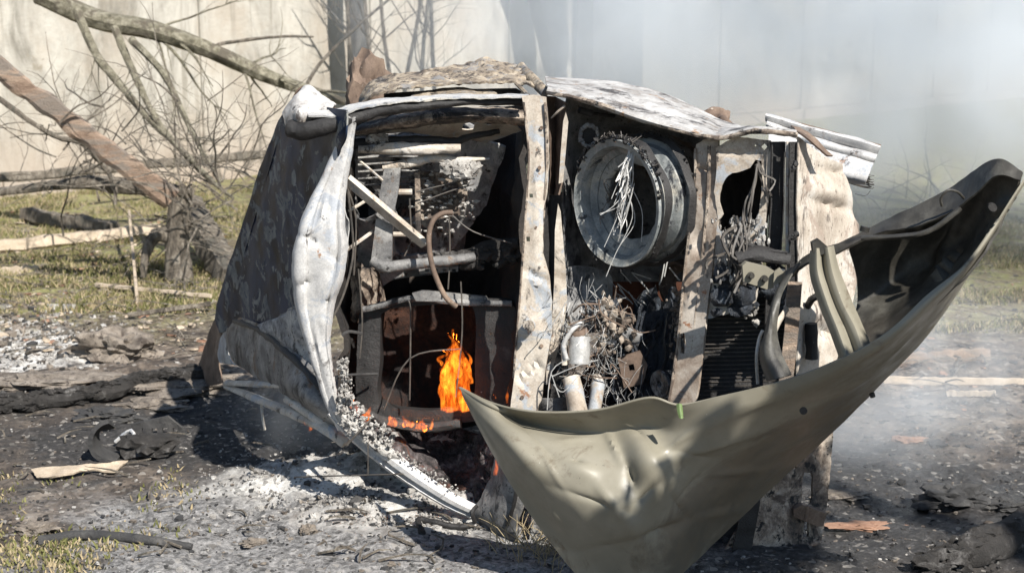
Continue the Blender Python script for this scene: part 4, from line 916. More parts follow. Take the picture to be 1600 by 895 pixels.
mb = MB(); sheet(mb, [[(1115, 240, 4.75), (1160, 240, 4.8), (1205, 240, 4.7)], [(1112, 320, 4.75), (1160, 320, 4.85), (1205, 320, 4.7)], [(1110, 400, 4.75), (1160, 400, 4.8), (1205, 400, 4.7)]], .01, amp=.02, fq=12); part(mb, 'lamp_bucket', M['inside'])
mb = MB()
wires(mb, P(1182, 256, 4.46), P(1165, 345, 4.45), 4, (.004, .004, .01), (.006, .006, .01), .0035, .0, 7, .01)
wires(mb, P(1184, 258, 4.46), P(1200, 310, 4.45), 3, (.004, .004, .01), (.01, .006, .02), .0035, .0, 8, .01)
wires(mb, P(1160, 350, 4.45), P(1150, 440, 4.44), 14, (.02, .01, .02), (.04, .02, .03), .004, .0, 9, .025)
part(mb, 'wiring', M['wire_dark'], label='burnt wiring hanging from the headlamp hole')
mb = MB(); rr = random.Random(31)
for k in range(220): mb.lump(P(rr.gauss(1160, 16), rr.uniform(340, 440), 4.46 + rr.uniform(-.02, .03)), rr.uniform(.002, .009), (.8, 1, 1.8), k, 1, .9)
part(mb, 'melted_plastic', M['soot_ash'])
mb = MB(); mb.tube([P(1108, 228, 4.575), P(1106, 300, 4.565), P(1100, 372, 4.555), P(1092, 450, 4.54), P(1082, 540, 4.52), P(1072, 630, 4.51)], .006, 6, sub=6, wob=.002); mb.tube([P(1087, 232, 4.61), P(1085, 300, 4.6), P(1078, 350, 4.585), P(1070, 420, 4.57), P(1058, 540, 4.53), P(1045, 630, 4.52)], .005, 6, sub=6, wob=.003); part(mb, 'panel_fold', M['beige_soot'])
# radiator support channels
mb = MB()
for (x0, x1, w_, yy) in ((1216, 1208, .022, 4.48), (1240, 1240, .012, 4.42)):
    mb.tube(PP((x0, 222, yy), (x0 - 2, 320, yy), (x1, 430, yy), (x1 - 4, 560, yy)), w_, prof=[(-1, -.6), (1, -.6), (1, .3), (.8, .3), (.8, -.3), (-.8, -.3), (-.8, .3), (-1, .3)], up=(1, 0, 0), sub=4, wob=.003)
part(mb, 'radiator_support', M['black'])
mb = MB(); plate(mb, [(1199, 232), (1206, 230), (1203, 300), (1192, 380), (1190, 430), (1184, 430), (1188, 370), (1196, 300)], 4.49, thick=.01, step=6, amp=.003); plate(mb, [(1229, 222), (1234, 222), (1234, 425), (1228, 425)], 4.43, thick=.012, step=5, amp=.002); part(mb, 'support_flange', M['beige'])
mb = MB(); rr = random.Random(3)
for x, y in ((1239, 263), (1243, 256), (1240, 370), (1244, 366), (1235, 372)): mb.lump(P(x, y, 4.39), .009, (1, 1, 1.2), x, 2, .7)
part(mb, 'clip_nut', M['black'])
# cross beam clutter beneath the lamp
mb = MB(); mb.tube(PP((1150, 402, 4.42), (1180, 395, 4.42), (1235, 405, 4.4)), [.02, .03, .02], 10, wob=.012, flat=.6); mb.tube(PP((1165, 382, 4.44), (1200, 392, 4.42), (1230, 395, 4.4)), .008, 6, wob=.004); part(mb, 'latch_bar', M['black'])
mb = MB(); rr = random.Random(40)
for k in range(60): mb.lump(P(rr.uniform(1118, 1225), rr.uniform(425, 490), 4.5 + rr.uniform(-.03, .05)), rr.uniform(.012, .04), (1.2, .6, .9), k, 2, .6)
part(mb, 'melted_grille', M['engine'])
# radiator
mb = MB(); yr = plane_y((1100, 480, 4.62), (1240, 480, 4.55), (1100, 640, 4.58))
plate(mb, [(1095, 470), (1250, 460), (1250, 660), (1080, 660)], yr, thick=.03, step=14)
rad = part(mb, 'radiator', M['black'])
mb = MB()
for k in range(26): mb.tube(PP((1092, 478 + k * 6.6, 4.59), (1160, 477 + k * 6.6, 4.56), (1245, 474 + k * 6.6, 4.52)), .0022, 4, wob=.002, sub=4)
part(mb, 'cooling_fins', M['wire_dark'], rad)
mb = MB(); rr = random.Random(41)
for k in range(14): mb.lump(P(rr.gauss(1170, 8), rr.gauss(492, 8), 4.5), rr.uniform(.006, .016), (1, 1, 1), k, 1, .8)
part(mb, 'ash_clump', M['soot_ash'], rad)

# ---- front face (grille panel) turned to the right
def fy(a, b): return plane_y((1246, 220, a), (1246, 600, a), (1340, 400, b))
mb = MB()
plate(mb, [(1247, 214), (1290, 246), (1316, 256), (1322, 275), (1330, 300), (1336, 340), (1342, 350), (1343, 420), (1332, 470), (1325, 520), (1315, 600), (1246, 640)],
      fy(4.46, 4.95), thick=.006, step=6, amp=.003, fq=6, seed=25, jag=1, dents=[(1306, 268, 24, 6, -.022, .1, 1), (1305, 322, 40, 6, -.026, .25, 1), (1290, 300, 30, 14, .016, .3), (1275, 490, 30, 16, .02, 0), (1300, 520, 22, 8, -.02, .2)])
front = part(mb, 'front_panel', M['front_face'], label='bright beige front panel, dented')
mb = MB(); mb.tube(PP((1262, 478, 4.5), (1270, 466, 4.46), (1284, 462, 4.46), (1296, 478, 4.5)), .012, 8, wob=.003); mb.tube(PP((1268, 505, 4.5), (1268, 560, 4.5)), .02, 10, wob=.006); part(mb, 'towing_eye', M['black'], front)
mb = MB()
plate(mb, [(1304, 662), (1298, 720), (1292, 790), (1284, 845), (1262, 880), (1236, 915), (1100, 915), (1150, 830), (1190, 770), (1230, 700)],
      plane_y((1300, 670, 4.66), (1150, 830, 4.52), (1250, 890, 4.56)), holes=[[(1257, 738), (1268, 738), (1270, 760), (1266, 786), (1252, 786), (1254, 760)], [(1256, 815), (1263, 812), (1262, 838), (1254, 842)], [(1241, 729), (1244, 727), (1245, 731), (1242, 732)]],
      thick=.012, step=7, amp=.007, fq=9, seed=26, jag=2, dents=[(1225, 780, 5, 60, .016, .12), (1282, 760, 5, 70, -.014, .1), (1230, 870, 60, 4, -.012, 0), (1205, 800, 4, 60, -.014, .25)])
lf = part(mb, 'lower_front_panel', M['beige_soot'], label='lower front panel with dark slots, resting on the ground')
mb = MB(); plate(mb, [(1240, 795), (1254, 788), (1292, 802), (1286, 822), (1278, 822), (1240, 806)], 4.56, thick=.03, step=7, amp=.003); mb.tube(PP((1262, 790, 4.52), (1258, 812, 4.52)), .006, 6); part(mb, 'bracket', M['brown'], lf)
mb = MB()
plate(mb, [(1160, 790), (1182, 772), (1190, 770), (1176, 850), (1172, 910), (1130, 915)], 4.49, thick=.01, amp=.01); plate(mb, [(1090, 800), (1180, 770), (1170, 915), (1040, 915)], 4.62, thick=.02, amp=.02, fq=10); part(mb, 'underbody_edge', M['black'])

# ---- front bumper rail beyond the wing
mb = MB()
prof_pts = [(0, 0), (9, -6), (14, 4), (22, 10), (34, 12), (42, 20), (50, 34), (62, 50), (72, 62), (84, 66)]
rows = []
for (dx, dd) in ((0, .16), (3, .12), (18, .135), (22, .09), (28, .08), (36, .10), (40, .06), (60, .03), (74, .02), (80, .06)):
    s = dx / 80
    rows.append([(1196 + 6 * s, 180 + dx * .55, 5.15 + dd), (1240 + 2 * s, 192 + dx * .72, 5.1 + dd), (1290 - 2 * s, 206 + dx * .8, 5.05 + dd), (1340 - 10 * s, 219 + dx * .8, 5.0 + dd), (1376 - 24 * s, 230 + dx * .72, 4.97 + dd)])
sheet(mb, rows, .006, 6, 4, amp=.004, fq=12, seed=30)
bump_ = part(mb, 'front_bumper', M['ash_clean'], label='ribbed pale bumper rail sticking out behind the front panel')
mb = MB(); mb.tube(PP((1198, 181, 5.29), (1240, 192, 5.24), (1300, 208, 5.18), (1376, 229, 5.1)), .007, 6); part(mb, 'bumper_lip', M['brown'], bump_)
mb = MB(); rr = random.Random(8)
for k in range(34):
    y = 268 + k * .6; mb.tube(PP((1318 + rr.uniform(-4, 4), y - 4, 5.1), (1345, y + 4 + rr.uniform(-2, 2), 5.08), (1362 + rr.uniform(-4, 4), y + 8 + rr.uniform(-3, 3), 5.06)), .0015, 4)
mb.tube(PP((1336, 303, 5.1), (1352, 306, 5.1), (1360, 298, 5.1)), .0012, 4); part(mb, 'bristle_strip', M['wire_dark'], bump_)

# ---- engine bay clutter
mb = MB(); rr = random.Random(12)
for k in range(70):
    x = rr.uniform(950, 1060); y = rr.uniform(490, 640) - (x - 950) * .25 * rr.random(); mb.lump(P(x, y, 4.9 + rr.uniform(-.06, .06)), rr.uniform(.02, .055), (.7, .7, 1.5), k, 2, .7)
part(mb, 'engine_block', M['engine'])
mb = MB(); rr = random.Random(90)                      # melted strands running down over the block
for k in range(46):
    x = rr.uniform(965, 1052); y = rr.uniform(485, 560); a = P(x, y, 4.73 + rr.uniform(-.02, .03)); L = rr.uniform(.08, .28)
    mb.tube([a, a + Vector((rr.gauss(-.01, .01), rr.gauss(0, .01), -L * .4)), a + Vector((rr.gauss(-.02, .015), rr.gauss(0, .01), -L * .75)), a + Vector((rr.gauss(-.03, .02), 0, -L))], [rr.uniform(.003, .009), .006, .004, .0015], 6, sub=4, flat=.4, wob=.002)
part(mb, 'melted_strand', M['engine'])
mb = MB()
sheet(mb, [[(985, 520, 4.84), (1020, 490, 4.8), (1056, 478, 4.76)], [(1000, 560, 4.8), (1025, 555, 4.74), (1054, 550, 4.74)], [(1000, 640, 4.76), (1025, 640, 4.72), (1050, 640, 4.72)]], .006, 10, 12, amp=.02, fq=16, seed=33)
part(mb, 'melted_battery', M['engine'])
can = empty('reservoir', P(905, 545, 4.66) - world_of(CAR)); can.parent = CAR
mb = MB(); mb.tube(PP((906, 525, 4.68), (905, 545, 4.67), (904, 568, 4.66)), [.036, .038, .036], 20, wob=.004, sub=6); part(mb, 'canister', M['wire'], can, label='silvery scorched canister')
mb = MB(); mb.tube(PP((905, 522, 4.68), (903, 515, 4.68)), [.036, .03], 18, wob=.003); part(mb, 'cap', M['brown'], can)
mb = MB(); mb.tube(PP((892, 590, 4.64), (897, 610, 4.62), (903, 645, 4.6)), [.03, .032, .034], 16, wob=.003); mb.tube(PP((928, 585, 4.66), (934, 600, 4.65), (928, 645, 4.62)), [.01, .024, .022], 14, wob=.003); mb.tube(PP((880, 535, 4.66), (882, 570, 4.65)), .01, 10, wob=.002); part(mb, 'coolant_pipe', M['beige'])
mb = MB()
for cx, cy_, n, r, sp in ((905, 592, 60, .0007, .04), (935, 505, 90, .0007, .04), (955, 560, 50, .0007, .035), (885, 510, 60, .0007, .03), (985, 625, 30, .0007, .04), (945, 600, 44, .0007, .04)):
    rr = random.Random(cx)
    for k in range(n):
        a = P(cx + rr.gauss(0, 17), cy_ + rr.gauss(0, 24), 4.68 + rr.uniform(-.03, .05)); b = a + Vector((rr.gauss(0, sp * .7), rr.gauss(0, .015), rr.gauss(0, sp * 1.2)))
        mb.tube([a, a.lerp(b, .5) + Vector((rr.gauss(0, .012), rr.gauss(0, .012), rr.gauss(0, .012))), b], r * rr.uniform(.6, 1.3), 4, sub=4)
part(mb, 'cable_nest', M['wire'], label='nest of bare grey wires')
mb = MB()
for cx, cy_, n in ((915, 555, 16), (945, 500, 20), (900, 620, 8)):
    rr = random.Random(cx + 1)
    for k in range(n):
        a = P(cx + rr.gauss(0, 26), cy_ + rr.gauss(0, 26), 4.68 + rr.uniform(-.05, .05)); b = a + Vector((rr.gauss(0, .05), rr.gauss(0, .02), rr.gauss(0, .06)))
        mb.tube([a, a.lerp(b, .5) + Vector((rr.gauss(0, .02), rr.gauss(0, .012), rr.gauss(0, .02))), b], .0022 * rr.uniform(.6, 1.5), 5, sub=4)
part(mb, 'cable_nest', M['brown'])
mb = MB(); rr = random.Random(77)
for k in range(13):
    x = rr.uniform(960, 1010); y = rr.uniform(420, 470); a = P(x, y, 4.9); mb.tube([a, a + Vector((rr.uniform(.03, .07), 0, -rr.uniform(.02, .06)))], .0018, 4, sub=1)
for q in ([(1040, 400), (1035, 430), (1030, 445)], [(1044, 402), (1038, 432)], [(1046, 418), (1062, 438)]): mb.tube([P(x, y, 4.8) for x, y in q], .003, 4)
for q in ([(886, 470), (868, 500), (850, 520), (848, 525)], [(890, 560), (862, 580), (855, 640)], [(862, 588), (905, 570), (935, 562)], [(865, 600), (880, 612), (905, 585)], [(862, 585), (874, 620)]): mb.tube([P(x, y, 4.6) for x, y in q], .002, 4)
part(mb, 'loose_cord', M['wire'])
mb = MB(); rr = random.Random(55)
for k in range(80): mb.lump(P(rr.gauss(950, 16), rr.gauss(515, 22), 4.7 + rr.uniform(-.03, .03)), rr.uniform(.004, .016), (1, 1, 1.2), k, 1, .8)
for k in range(60): mb.lump(P(rr.gauss(1056, 5), rr.uniform(450, 620), 4.6 + rr.uniform(-.02, .03)), rr.uniform(.004, .01), (1, 1, 1.2), k, 1, .8)
part(mb, 'ash_crust', M['beige_soot'])

mb = MB(); bx_ = P(978, 520, 4.76)
mb.tube([bx_ + Vector((-.05, 0, .02)), bx_ + Vector((.05, -.01, -.02))], .035, 18, sub=3, wob=.003); mb.tube([bx_ + Vector((-.065, 0, .026)), bx_ + Vector((-.05, 0, .02))], .022, 14, sub=1); part(mb, 'starter_motor', M['grey'])
mb = MB(); q = P(952, 470, 4.72); mb.tube([q, q + Vector((.02, .01, -.05)), q + Vector((.05, .0, -.07)), q + Vector((.09, .0, -.06))], .013, 12, sub=6, wob=.003); part(mb, 'intake_hose', M['beige_soot'])
mb = MB(); plate(mb, [(965, 560), (1000, 548), (1012, 570), (1004, 600), (975, 606)], 4.7, holes=[[(982, 570), (990, 568), (992, 578), (984, 580)]], thick=.012, step=6, amp=.003); part(mb, 'engine_bracket', M['brown'])
mb = MB(); prev = C1; C1 = P(1030, 600, 4.66); lathe(mb, [(.045, 0), (.048, .01), (.03, .014), (.03, .02), (.045, .026), (.043, .034), (.012, .03), (.012, 0)], 32, .001); C1 = prev; part(mb, 'belt_wheel', M['grey'])
mb = MB(); q = P(885, 560, 4.64); mb.tube([q, q + Vector((-.01, 0, .05)), q + Vector((.02, 0, .1)), q + Vector((.05, .02, .12))], .008, 10, sub=6, wob=.002); part(mb, 'brake_pipe', M['ash_white'])

# ---- cabin shell
mb = MB()
sheet(mb, [[(520, 175, 5.1), (600, 165, 5.7), (700, 165, 5.9), (800, 165, 5.7), (835, 165, 5.0)], [(520, 330, 5.1), (600, 330, 6.0), (700, 330, 6.1), (790, 330, 5.9), (832, 330, 4.95)], [(520, 480, 5.1), (600, 480, 6.0), (700, 480, 6.1), (780, 480, 5.8), (825, 480, 4.9)], [(520, 640, 5.1), (600, 660, 5.9), (700, 670, 6.0), (770, 660, 5.7), (815, 640, 4.85)]], .02, 8, 10, amp=.04, fq=5, seed=40)
part(mb, 'cabin_lining', M['inside'])
mb = MB()
sheet(mb, [[(545, 640, 5.0), (640, 660, 5.4), (720, 670, 5.3), (790, 690, 4.95)], [(580, 690, 4.98), (660, 700, 5.25), (730, 720, 5.15), (785, 760, 4.9)], [(640, 748, 4.9), (690, 760, 5.0), (740, 780, 4.95), (775, 800, 4.85)]], .02, 10, 12, amp=.03, fq=17, seed=41)
part(mb, 'burnt_upholstery', M['ash_dark'], label='heap of charred upholstery inside the lower door')

mb = MB()                                              # dusty upper side, lit through the window
plate(mb, [(555, 215), (640, 212), (740, 215), (790, 230), (760, 320), (700, 400), (640, 420), (560, 470), (548, 430), (556, 300)], plane_y((555, 215, 5.3), (740, 215, 5.3), (600, 450, 5.45)), holes=[[(618, 290), (650, 285), (652, 335), (622, 340)], [(560, 300), (590, 298), (592, 330), (562, 340)], [(690, 290), (715, 283), (722, 300), (700, 320), (688, 305)], [(620, 360), (660, 350), (675, 390), (625, 398)]], thick=.02, step=8, amp=.02, fq=9, seed=42, jag=4)
part(mb, 'seat_back', M['dusty'], label='dusty grey seat back plate with holes')
mb = MB()
for k in range(7): mb.tube(PP((560, 225 + k * 11, 5.24), (610, 222 + k * 11, 5.22), (660, 224 + k * 11, 5.22)), .006, 5, wob=.003)
part(mb, 'seat_springs', M['grey'])
mb = MB(); plate(mb, [(548, 196), (700, 188), (742, 196), (738, 300), (720, 420), (600, 440), (552, 420)], plane_y((548, 196, 5.55), (740, 196, 5.6), (600, 440, 5.7)), thick=.02, step=9, amp=.012, fq=10, seed=44, jag=3, dents=[(560 + 14 * k, 300, 2.5, 90, -.02, 0) for k in range(9)]); part(mb, 'ribbed_side_panel', M['dusty'])
# seat frames
mb = MB()
mb.tube(PP((543, 262, 5.02), (541, 240, 5.02), (556, 225, 5.02), (600, 221, 5.02), (660, 219, 5.02), (710, 222, 5.02), (730, 215, 5.02), (780, 205, 5.05)), [.018, .018, .018, .017, .017, .016, .012, .01], 10, wob=.004, sub=6)
part(mb, 'seat_frame', M['black'], label='bent black seat tube near the top')
mb = MB()
mb.tube(PP((560, 234, 4.99), (610, 232, 4.99), (670, 232, 4.99), (720, 232, 4.99)), [.014, .02, .022, .012], 10, wob=.008, sub=6)
mb.tube(PP((598, 262, 5.02), (640, 255, 5.02), (680, 247, 5.02), (722, 250, 5.02), (765, 248, 5.03)), [.013, .016, .017, .012, .006], 10, wob=.006, sub=6)
part(mb, 'seat_frame', M['beige'])
mb = MB()
plate(mb, [(600, 264), (626, 262), (622, 300), (614, 340), (612, 412), (600, 418), (580, 405), (588, 340), (594, 300)], plane_y((600, 264, 5.0), (626, 264, 5.0), (600, 412, 4.98)), thick=.03, step=7, amp=.003, dents=[(601, 375, 8, 8, .01, 0)])
mb.tube(PP((582, 406, 4.99), (600, 416, 4.98), (650, 412, 4.98), (700, 407, 5.0), (740, 402, 5.05)), [.02, .022, .02, .02, .018], 10, wob=.004, sub=5)
part(mb, 'seat_frame', M['grey'], label='grey L-shaped seat frame')
mb = MB()
mb.tube(PP((542, 280, 4.93), (580, 312, 4.94), (625, 350, 4.96), (664, 382, 5.0)), [.018, .018, .018, .016], prof=[(-1, -.6), (-.1, -.6), (.1, -.2), (1, -.6), (1, .6), (-1, .6)], up=(.5, -.6, .6), sub=6)
part(mb, 'steering_column', M['beige'], label='pale diagonal bar crossing the windscreen opening')
mb = MB(); mb.tube(PP((545, 330, 5.0), (580, 308, 5.05), (590, 300, 5.05)), .006, 6); mb.tube(PP((535, 395, 5.0), (560, 378, 5.0), (582, 362, 5.02)), .007, 6); mb.tube(PP((560, 250, 5.0), (575, 262, 4.99), (598, 282, 5.0)), .005, 6); mb.tube(PP((612, 300, 5.05), (644, 300, 5.05)), .011, 8); mb.tube(PP((610, 366, 5.05), (640, 366, 5.05)), .009, 8); part(mb, 'cross_rod', M['beige'])
mb = MB(); rr = random.Random(19)
for c in ((588, 208, .03), (596, 216, .025), (580, 218, .02), (703, 262, .035), (722, 265, .045), (738, 262, .03), (715, 272, .03)): mb.lump(P(c[0], c[1], 5.0), c[2], (1, .6, .8), c[0], 3, .5, 2.5)
for k in range(200): mb.lump(P(rr.uniform(640, 745), rr.gauss(300, 26) , 5.1 + rr.uniform(-.03, .05)), rr.uniform(.002, .009), (1.6, 1, .8), k, 1, .9)
part(mb, 'foam_residue', M['soot_ash'])
mb = MB(); plate(mb, [(654, 268), (708, 270), (730, 300), (726, 335), (700, 340), (660, 345), (655, 330)], 5.12, holes=[[(690, 292), (700, 286), (714, 286), (716, 300), (692, 302)]], thick=.02, step=6, amp=.012, fq=14, jag=3); plate(mb, [(648, 270), (656, 268), (658, 380), (650, 380)], 5.06, thick=.015, step=6, amp=.004); part(mb, 'seat_hinge_plate', M['beige_soot'])
mb = MB()
mb.tube(PP((707, 332, 4.9), (690, 334, 4.89), (676, 346, 4.88), (670, 372, 4.87), (674, 410, 4.86), (684, 440, 4.86), (697, 465, 4.86), (713, 479, 4.87)), .0095, 10, sub=8)
part(mb, 'steering_wheel', M['brown'], label='broken arc of the bare steering wheel rim')
mb = MB()
for q in ([(702, 340), (703, 400), (700, 452)], [(705, 335), (740, 362), (800, 380)], [(640, 310), (642, 350), (644, 372), (632, 400)], [(634, 470), (641, 480), (641, 560), (640, 625)], [(560, 420), (566, 500), (562, 560)], [(650, 300), (690, 290), (735, 280)], [(652, 318), (700, 300), (740, 288)], [(600, 640), (640, 560), (720, 545)], [(720, 440), (722, 520), (712, 620)]): mb.tube([P(x, y, 5.02) for x, y in q], .003, 5, sub=5)
part(mb, 'hanging_wire', M['wire_dark'])
mb = MB(); mb.tube(PP((680, 405, 5.08), (720, 400, 5.1), (760, 392, 5.1), (812, 380, 5.05)), [.022, .025, .035, .02], 12, wob=.02, sub=8); rr = random.Random(2)
for k in range(40): mb.lump(P(rr.gauss(768, 20), rr.gauss(398, 8), 5.06), rr.uniform(.008, .022), (1.4, 1, 1), k, 1, .8)
part(mb, 'charred_dashboard', M['charwood'])
mb = MB(); plate(mb, [(654, 420), (716, 416), (716, 424), (656, 428)], 5.05, holes=[[(664 + 14 * k, 420), (670 + 14 * k, 420), (670 + 14 * k, 424), (664 + 14 * k, 424)] for k in range(4)], thick=.006, step=4); part(mb, 'slotted_bracket', M['grey'])
mb = MB(); sheet(mb, [[(545, 400, 5.25), (570, 420, 5.3), (580, 420, 5.4)], [(545, 460, 5.2), (575, 450, 5.3), (598, 470, 5.4)], [(548, 500, 5.2), (560, 500, 5.3), (580, 490, 5.4)]], .02, amp=.02, fq=14); plate(mb, [(596, 480), (616, 478), (618, 500), (612, 512), (598, 510)], 5.62, thick=.02, step=7, amp=.01); part(mb, 'scorched_cushion', M['beige_soot'])
mb = MB(); sheet(mb, [[(590, 470, 5.45), (670, 470, 5.5), (750, 470, 5.45)], [(590, 560, 5.45), (670, 560, 5.5), (750, 560, 5.45)], [(590, 645, 5.4), (670, 650, 5.45), (750, 645, 5.4)]], .02, 8, 8, amp=.03, fq=12, seed=70); part(mb, 'flame_glow_sheet', M['flame_glow_red'])  # sheet added behind the flame, its red glow carried by colour
# dark rear frame with rounded corners in which the fire burns
mb = MB()
outer = [(562, 640), (558, 560), (562, 490), (572, 480), (640, 466), (720, 470), (800, 474), (806, 560), (798, 640), (760, 656), (680, 660), (620, 652)]
inner = [(594, 626), (594, 560), (596, 490), (610, 482), (680, 476), (738, 480), (742, 560), (738, 625), (700, 638), (650, 640)]
plate(mb, outer, plane_y((562, 480, 5.15), (800, 474, 5.05), (600, 640, 5.1)), holes=[inner], thick=.05, step=9, amp=.004, smooth=True, dents=[(770, 560, 3, 60, -.01, 0), (578, 560, 6, 60, .01, 0)])
part(mb, 'rear_door_frame', M['black'], label='black rounded frame around the flames')
mb = MB(); mb.tube(PP((566, 484, 5.1), (600, 476, 5.1), (645, 466, 5.08), (720, 472, 5.06), (800, 474, 5.04)), [.012, .014, .012, .012, .01], 8, wob=.004, sub=6); plate(mb, [(644, 458), (660, 454), (760, 464), (765, 472), (650, 470)], 5.06, thick=.02, step=6, amp=.005); part(mb, 'frame_lip', M['grey'])
mb = MB()
mb.tube(PP((520, 645, 4.95), (560, 640, 5.0), (600, 658, 5.02), (660, 668, 5.02), (720, 662, 5.0)), .018, 8, wob=.006, sub=6); mb.tube(PP((534, 524, 4.95), (545, 518, 4.96), (565, 521, 5.0)), .006, 6); mb.tube(PP((525, 592, 4.9), (540, 586, 4.96), (590, 584, 5.05)), .005, 6)
part(mb, 'door_seal', M['darkstone'])
# lower pillar foot
mb = MB()
sheet(mb, [[(798, 640, 4.8), (812, 650, 4.72), (840, 650, 4.68)], [(782, 700, 4.82), (800, 710, 4.72), (830, 710, 4.66)], [(768, 760, 4.82), (790, 775, 4.7), (825, 775, 4.64)], [(742, 802, 4.82), (775, 815, 4.72), (810, 830, 4.66)], [(760, 812, 4.86), (790, 840, 4.74), (840, 850, 4.66)]], .012, 8, 8, amp=.01, fq=8, seed=50)
part(mb, 'pillar_foot', M['grey'])
mb = MB(); mb.tube(PP((745, 790, 4.78), (738, 800, 4.76), (742, 816, 4.77)), .008, 6)
mb.tube(PP((826, 650, 4.62), (812, 720, 4.62), (805, 780, 4.63), (792, 820, 4.66)), .007, 6, wob=.002)
part(mb, 'weather_strip', M['black'])
mb = MB(); sheet(mb, [[(835, 620, 4.72), (870, 620, 4.7), (900, 620, 4.75)], [(830, 740, 4.7), (870, 760, 4.66), (920, 760, 4.7)], [(830, 850, 4.66), (880, 870, 4.62), (960, 880, 4.6)]], .012, 8, 8, amp=.02, fq=8, seed=51); part(mb, 'bulkhead_side', M['grey'])

# ---- flames
def mat_flame(name, lo, hi, st):
    m = bpy.data.materials.new(name); m.use_nodes = True; t = m.node_tree; t.nodes.clear()
    o = t.nodes.new('ShaderNodeOutputMaterial'); tc = t.nodes.new('ShaderNodeTexCoord')
    n = noise_n(t, tc, 30, 5, .62, 1.6, sc=(1.6, 1.6, .55))
    e = t.nodes.new('ShaderNodeEmission'); t.links.new(ramp(t, n, [(.42, lo), (.6, hi)]), e.inputs[0])
    mm = t.nodes.new('ShaderNodeMath'); mm.operation = 'MULTIPLY'; mm.inputs[1].default_value = st
    t.links.new(ramp(t, n, [(.38, .06), (.5, .42), (.62, 1)]), mm.inputs[0]); t.links.new(mm.outputs[0], e.inputs[1])
    t.links.new(e.outputs[0], o.inputs['Volume']); return m
MF = mat_flame('flame', (1, .09, .002), (1, .25, .02), 62)
def flame(tongues, label, seed):
    mb = MB(); rr = random.Random(seed)
    for pts, r in tongues:
        p3 = [P(*q) for q in pts]; n = len(p3)
        rad = [r * (.75 if k == 0 else 1) * (1 - (k / (n - 1)) ** 1.6 * .97) for k in range(n)]
        mb.tube(p3, rad, 12, wob=r * .55, sub=8, flat=.5)
    o = mb.build('flame', MF); recenter(o); tag(o, label, 'flame', 'flames in and under the cabin'); return o
rr = random.Random(5); big = []
big.append(([(712, 642, 5.02), (711, 610, 5.02), (704, 585, 5.02), (712, 560, 5.02), (709, 535, 5.02), (708, 514, 5.02)], .05))
for x0, yb, h0, r0, ph in ((694, 641, 74, .028, .4), (730, 641, 96, .034, 1.9), (722, 630, 108, .022, 3.0), (700, 620, 70, .02, 4.2), (690, 596, 30, .014, 5.1), (735, 600, 60, .016, 2.2), (716, 590, 62, .016, .9), (688, 570, 22, .009, 1.1), (704, 560, 40, .012, 2.6)):
    n = 7; yy = 5.0 + rr.uniform(-.03, .05)
    big.append(([(x0 + (708 - x0) * .3 * (j / n) + 5.5 * math.sin(ph + j * 1.25) * min(1, j / 2), yb - h0 * j / n, yy) for j in range(n + 1)], r0))
flame(big, 'tall orange flame burning inside the cabin frame', 1)
flame([([(578, 655, 4.93), (566, 645, 4.93), (556, 634, 4.93), (549, 614, 4.93)], .018), ([(570, 652, 4.93), (576, 644, 4.93), (580, 634, 4.93)], .012), ([(556, 646, 4.93), (548, 636, 4.93), (545, 622, 4.93)], .01)], 'small flame beside the pale windscreen pillar', 2)
def lick(x0, x1, yb, Y, n, seed, hmax):
    rr = random.Random(seed); out_ = []
    for k in range(n):
        x = rr.uniform(x0, x1); h = hmax * rr.random() ** 1.5 + 5; dx = rr.uniform(-7, 5); y = yb(x)
        out_.append(([(x, y, Y), (x + dx * .3 + 2, y - h * .4, Y), (x + dx, y - h * .75, Y), (x + dx * 1.2 + rr.uniform(-3, 3), y - h, Y)], rr.uniform(.008, .02)))
    return out_
flame(lick(608, 640, lambda x: 664 + (x - 608) * .06, 4.98, 8, 3, 13), 'low flame under the frame, left of the next one', 3)
flame(lick(648, 674, lambda x: 669 + (x - 648) * .08, 4.97, 7, 4, 15), 'low flame under the frame, to the right of its neighbour', 4)
flame([([(486, 672, 5.05), (484, 664, 5.05), (488, 654, 5.05)], .010), ([(478, 664, 5.05), (476, 660, 5.05), (478, 656, 5.05)], .005)], 'tiny flame below the roof edge over the ash', 5)
flame([([(774, 742, 4.72), (776, 726, 4.72), (774, 708, 4.72)], .012)], 'thin flame by the left edge of the bonnet', 6)
flame([([(792, 630, 4.75), (793, 615, 4.75), (794, 604, 4.75)], .008), ([(775, 622, 4.9), (773, 618, 4.9), (770, 616, 4.9)], .006)], 'sliver of flame above the bonnet rim', 7)

# ---- bonnet
hood = empty('bonnet', (P(1000, 900, 4.1)) - world_of(CAR)); hood.parent = CAR; hood['label'] = 'grey-green bonnet torn loose, dented and folded, hanging in front'
mb = MB()
T = [(718, 605, 4.42), (765, 627, 4.30), (812, 639, 4.2), (870, 643, 4.14), (940, 638, 4.08), (1015, 620, 4.02), (1062, 631, 4.0), (1130, 618, 3.96), (1215, 597, 3.92), (1300, 566, 3.88), (1380, 524, 3.85), (1450, 462, 3.84), (1520, 400, 3.86), (1598, 280, 3.92)]
B = [(722, 612, 4.40), (762, 690, 4.3), (806, 765, 4.22), (850, 830, 4.18), (910, 905, 4.14), (985, 960, 4.12), (1045, 912, 4.16), (1120, 842, 4.34), (1205, 760, 4.44), (1300, 672, 4.42), (1385, 588, 4.28), (1458, 508, 4.14), (1524, 408, 4.0), (1599, 284, 3.95)]
rows = []
def sst(a, b, x): x = min(1, max(0, (x - a) / (b - a))); return x * x * (3 - 2 * x)
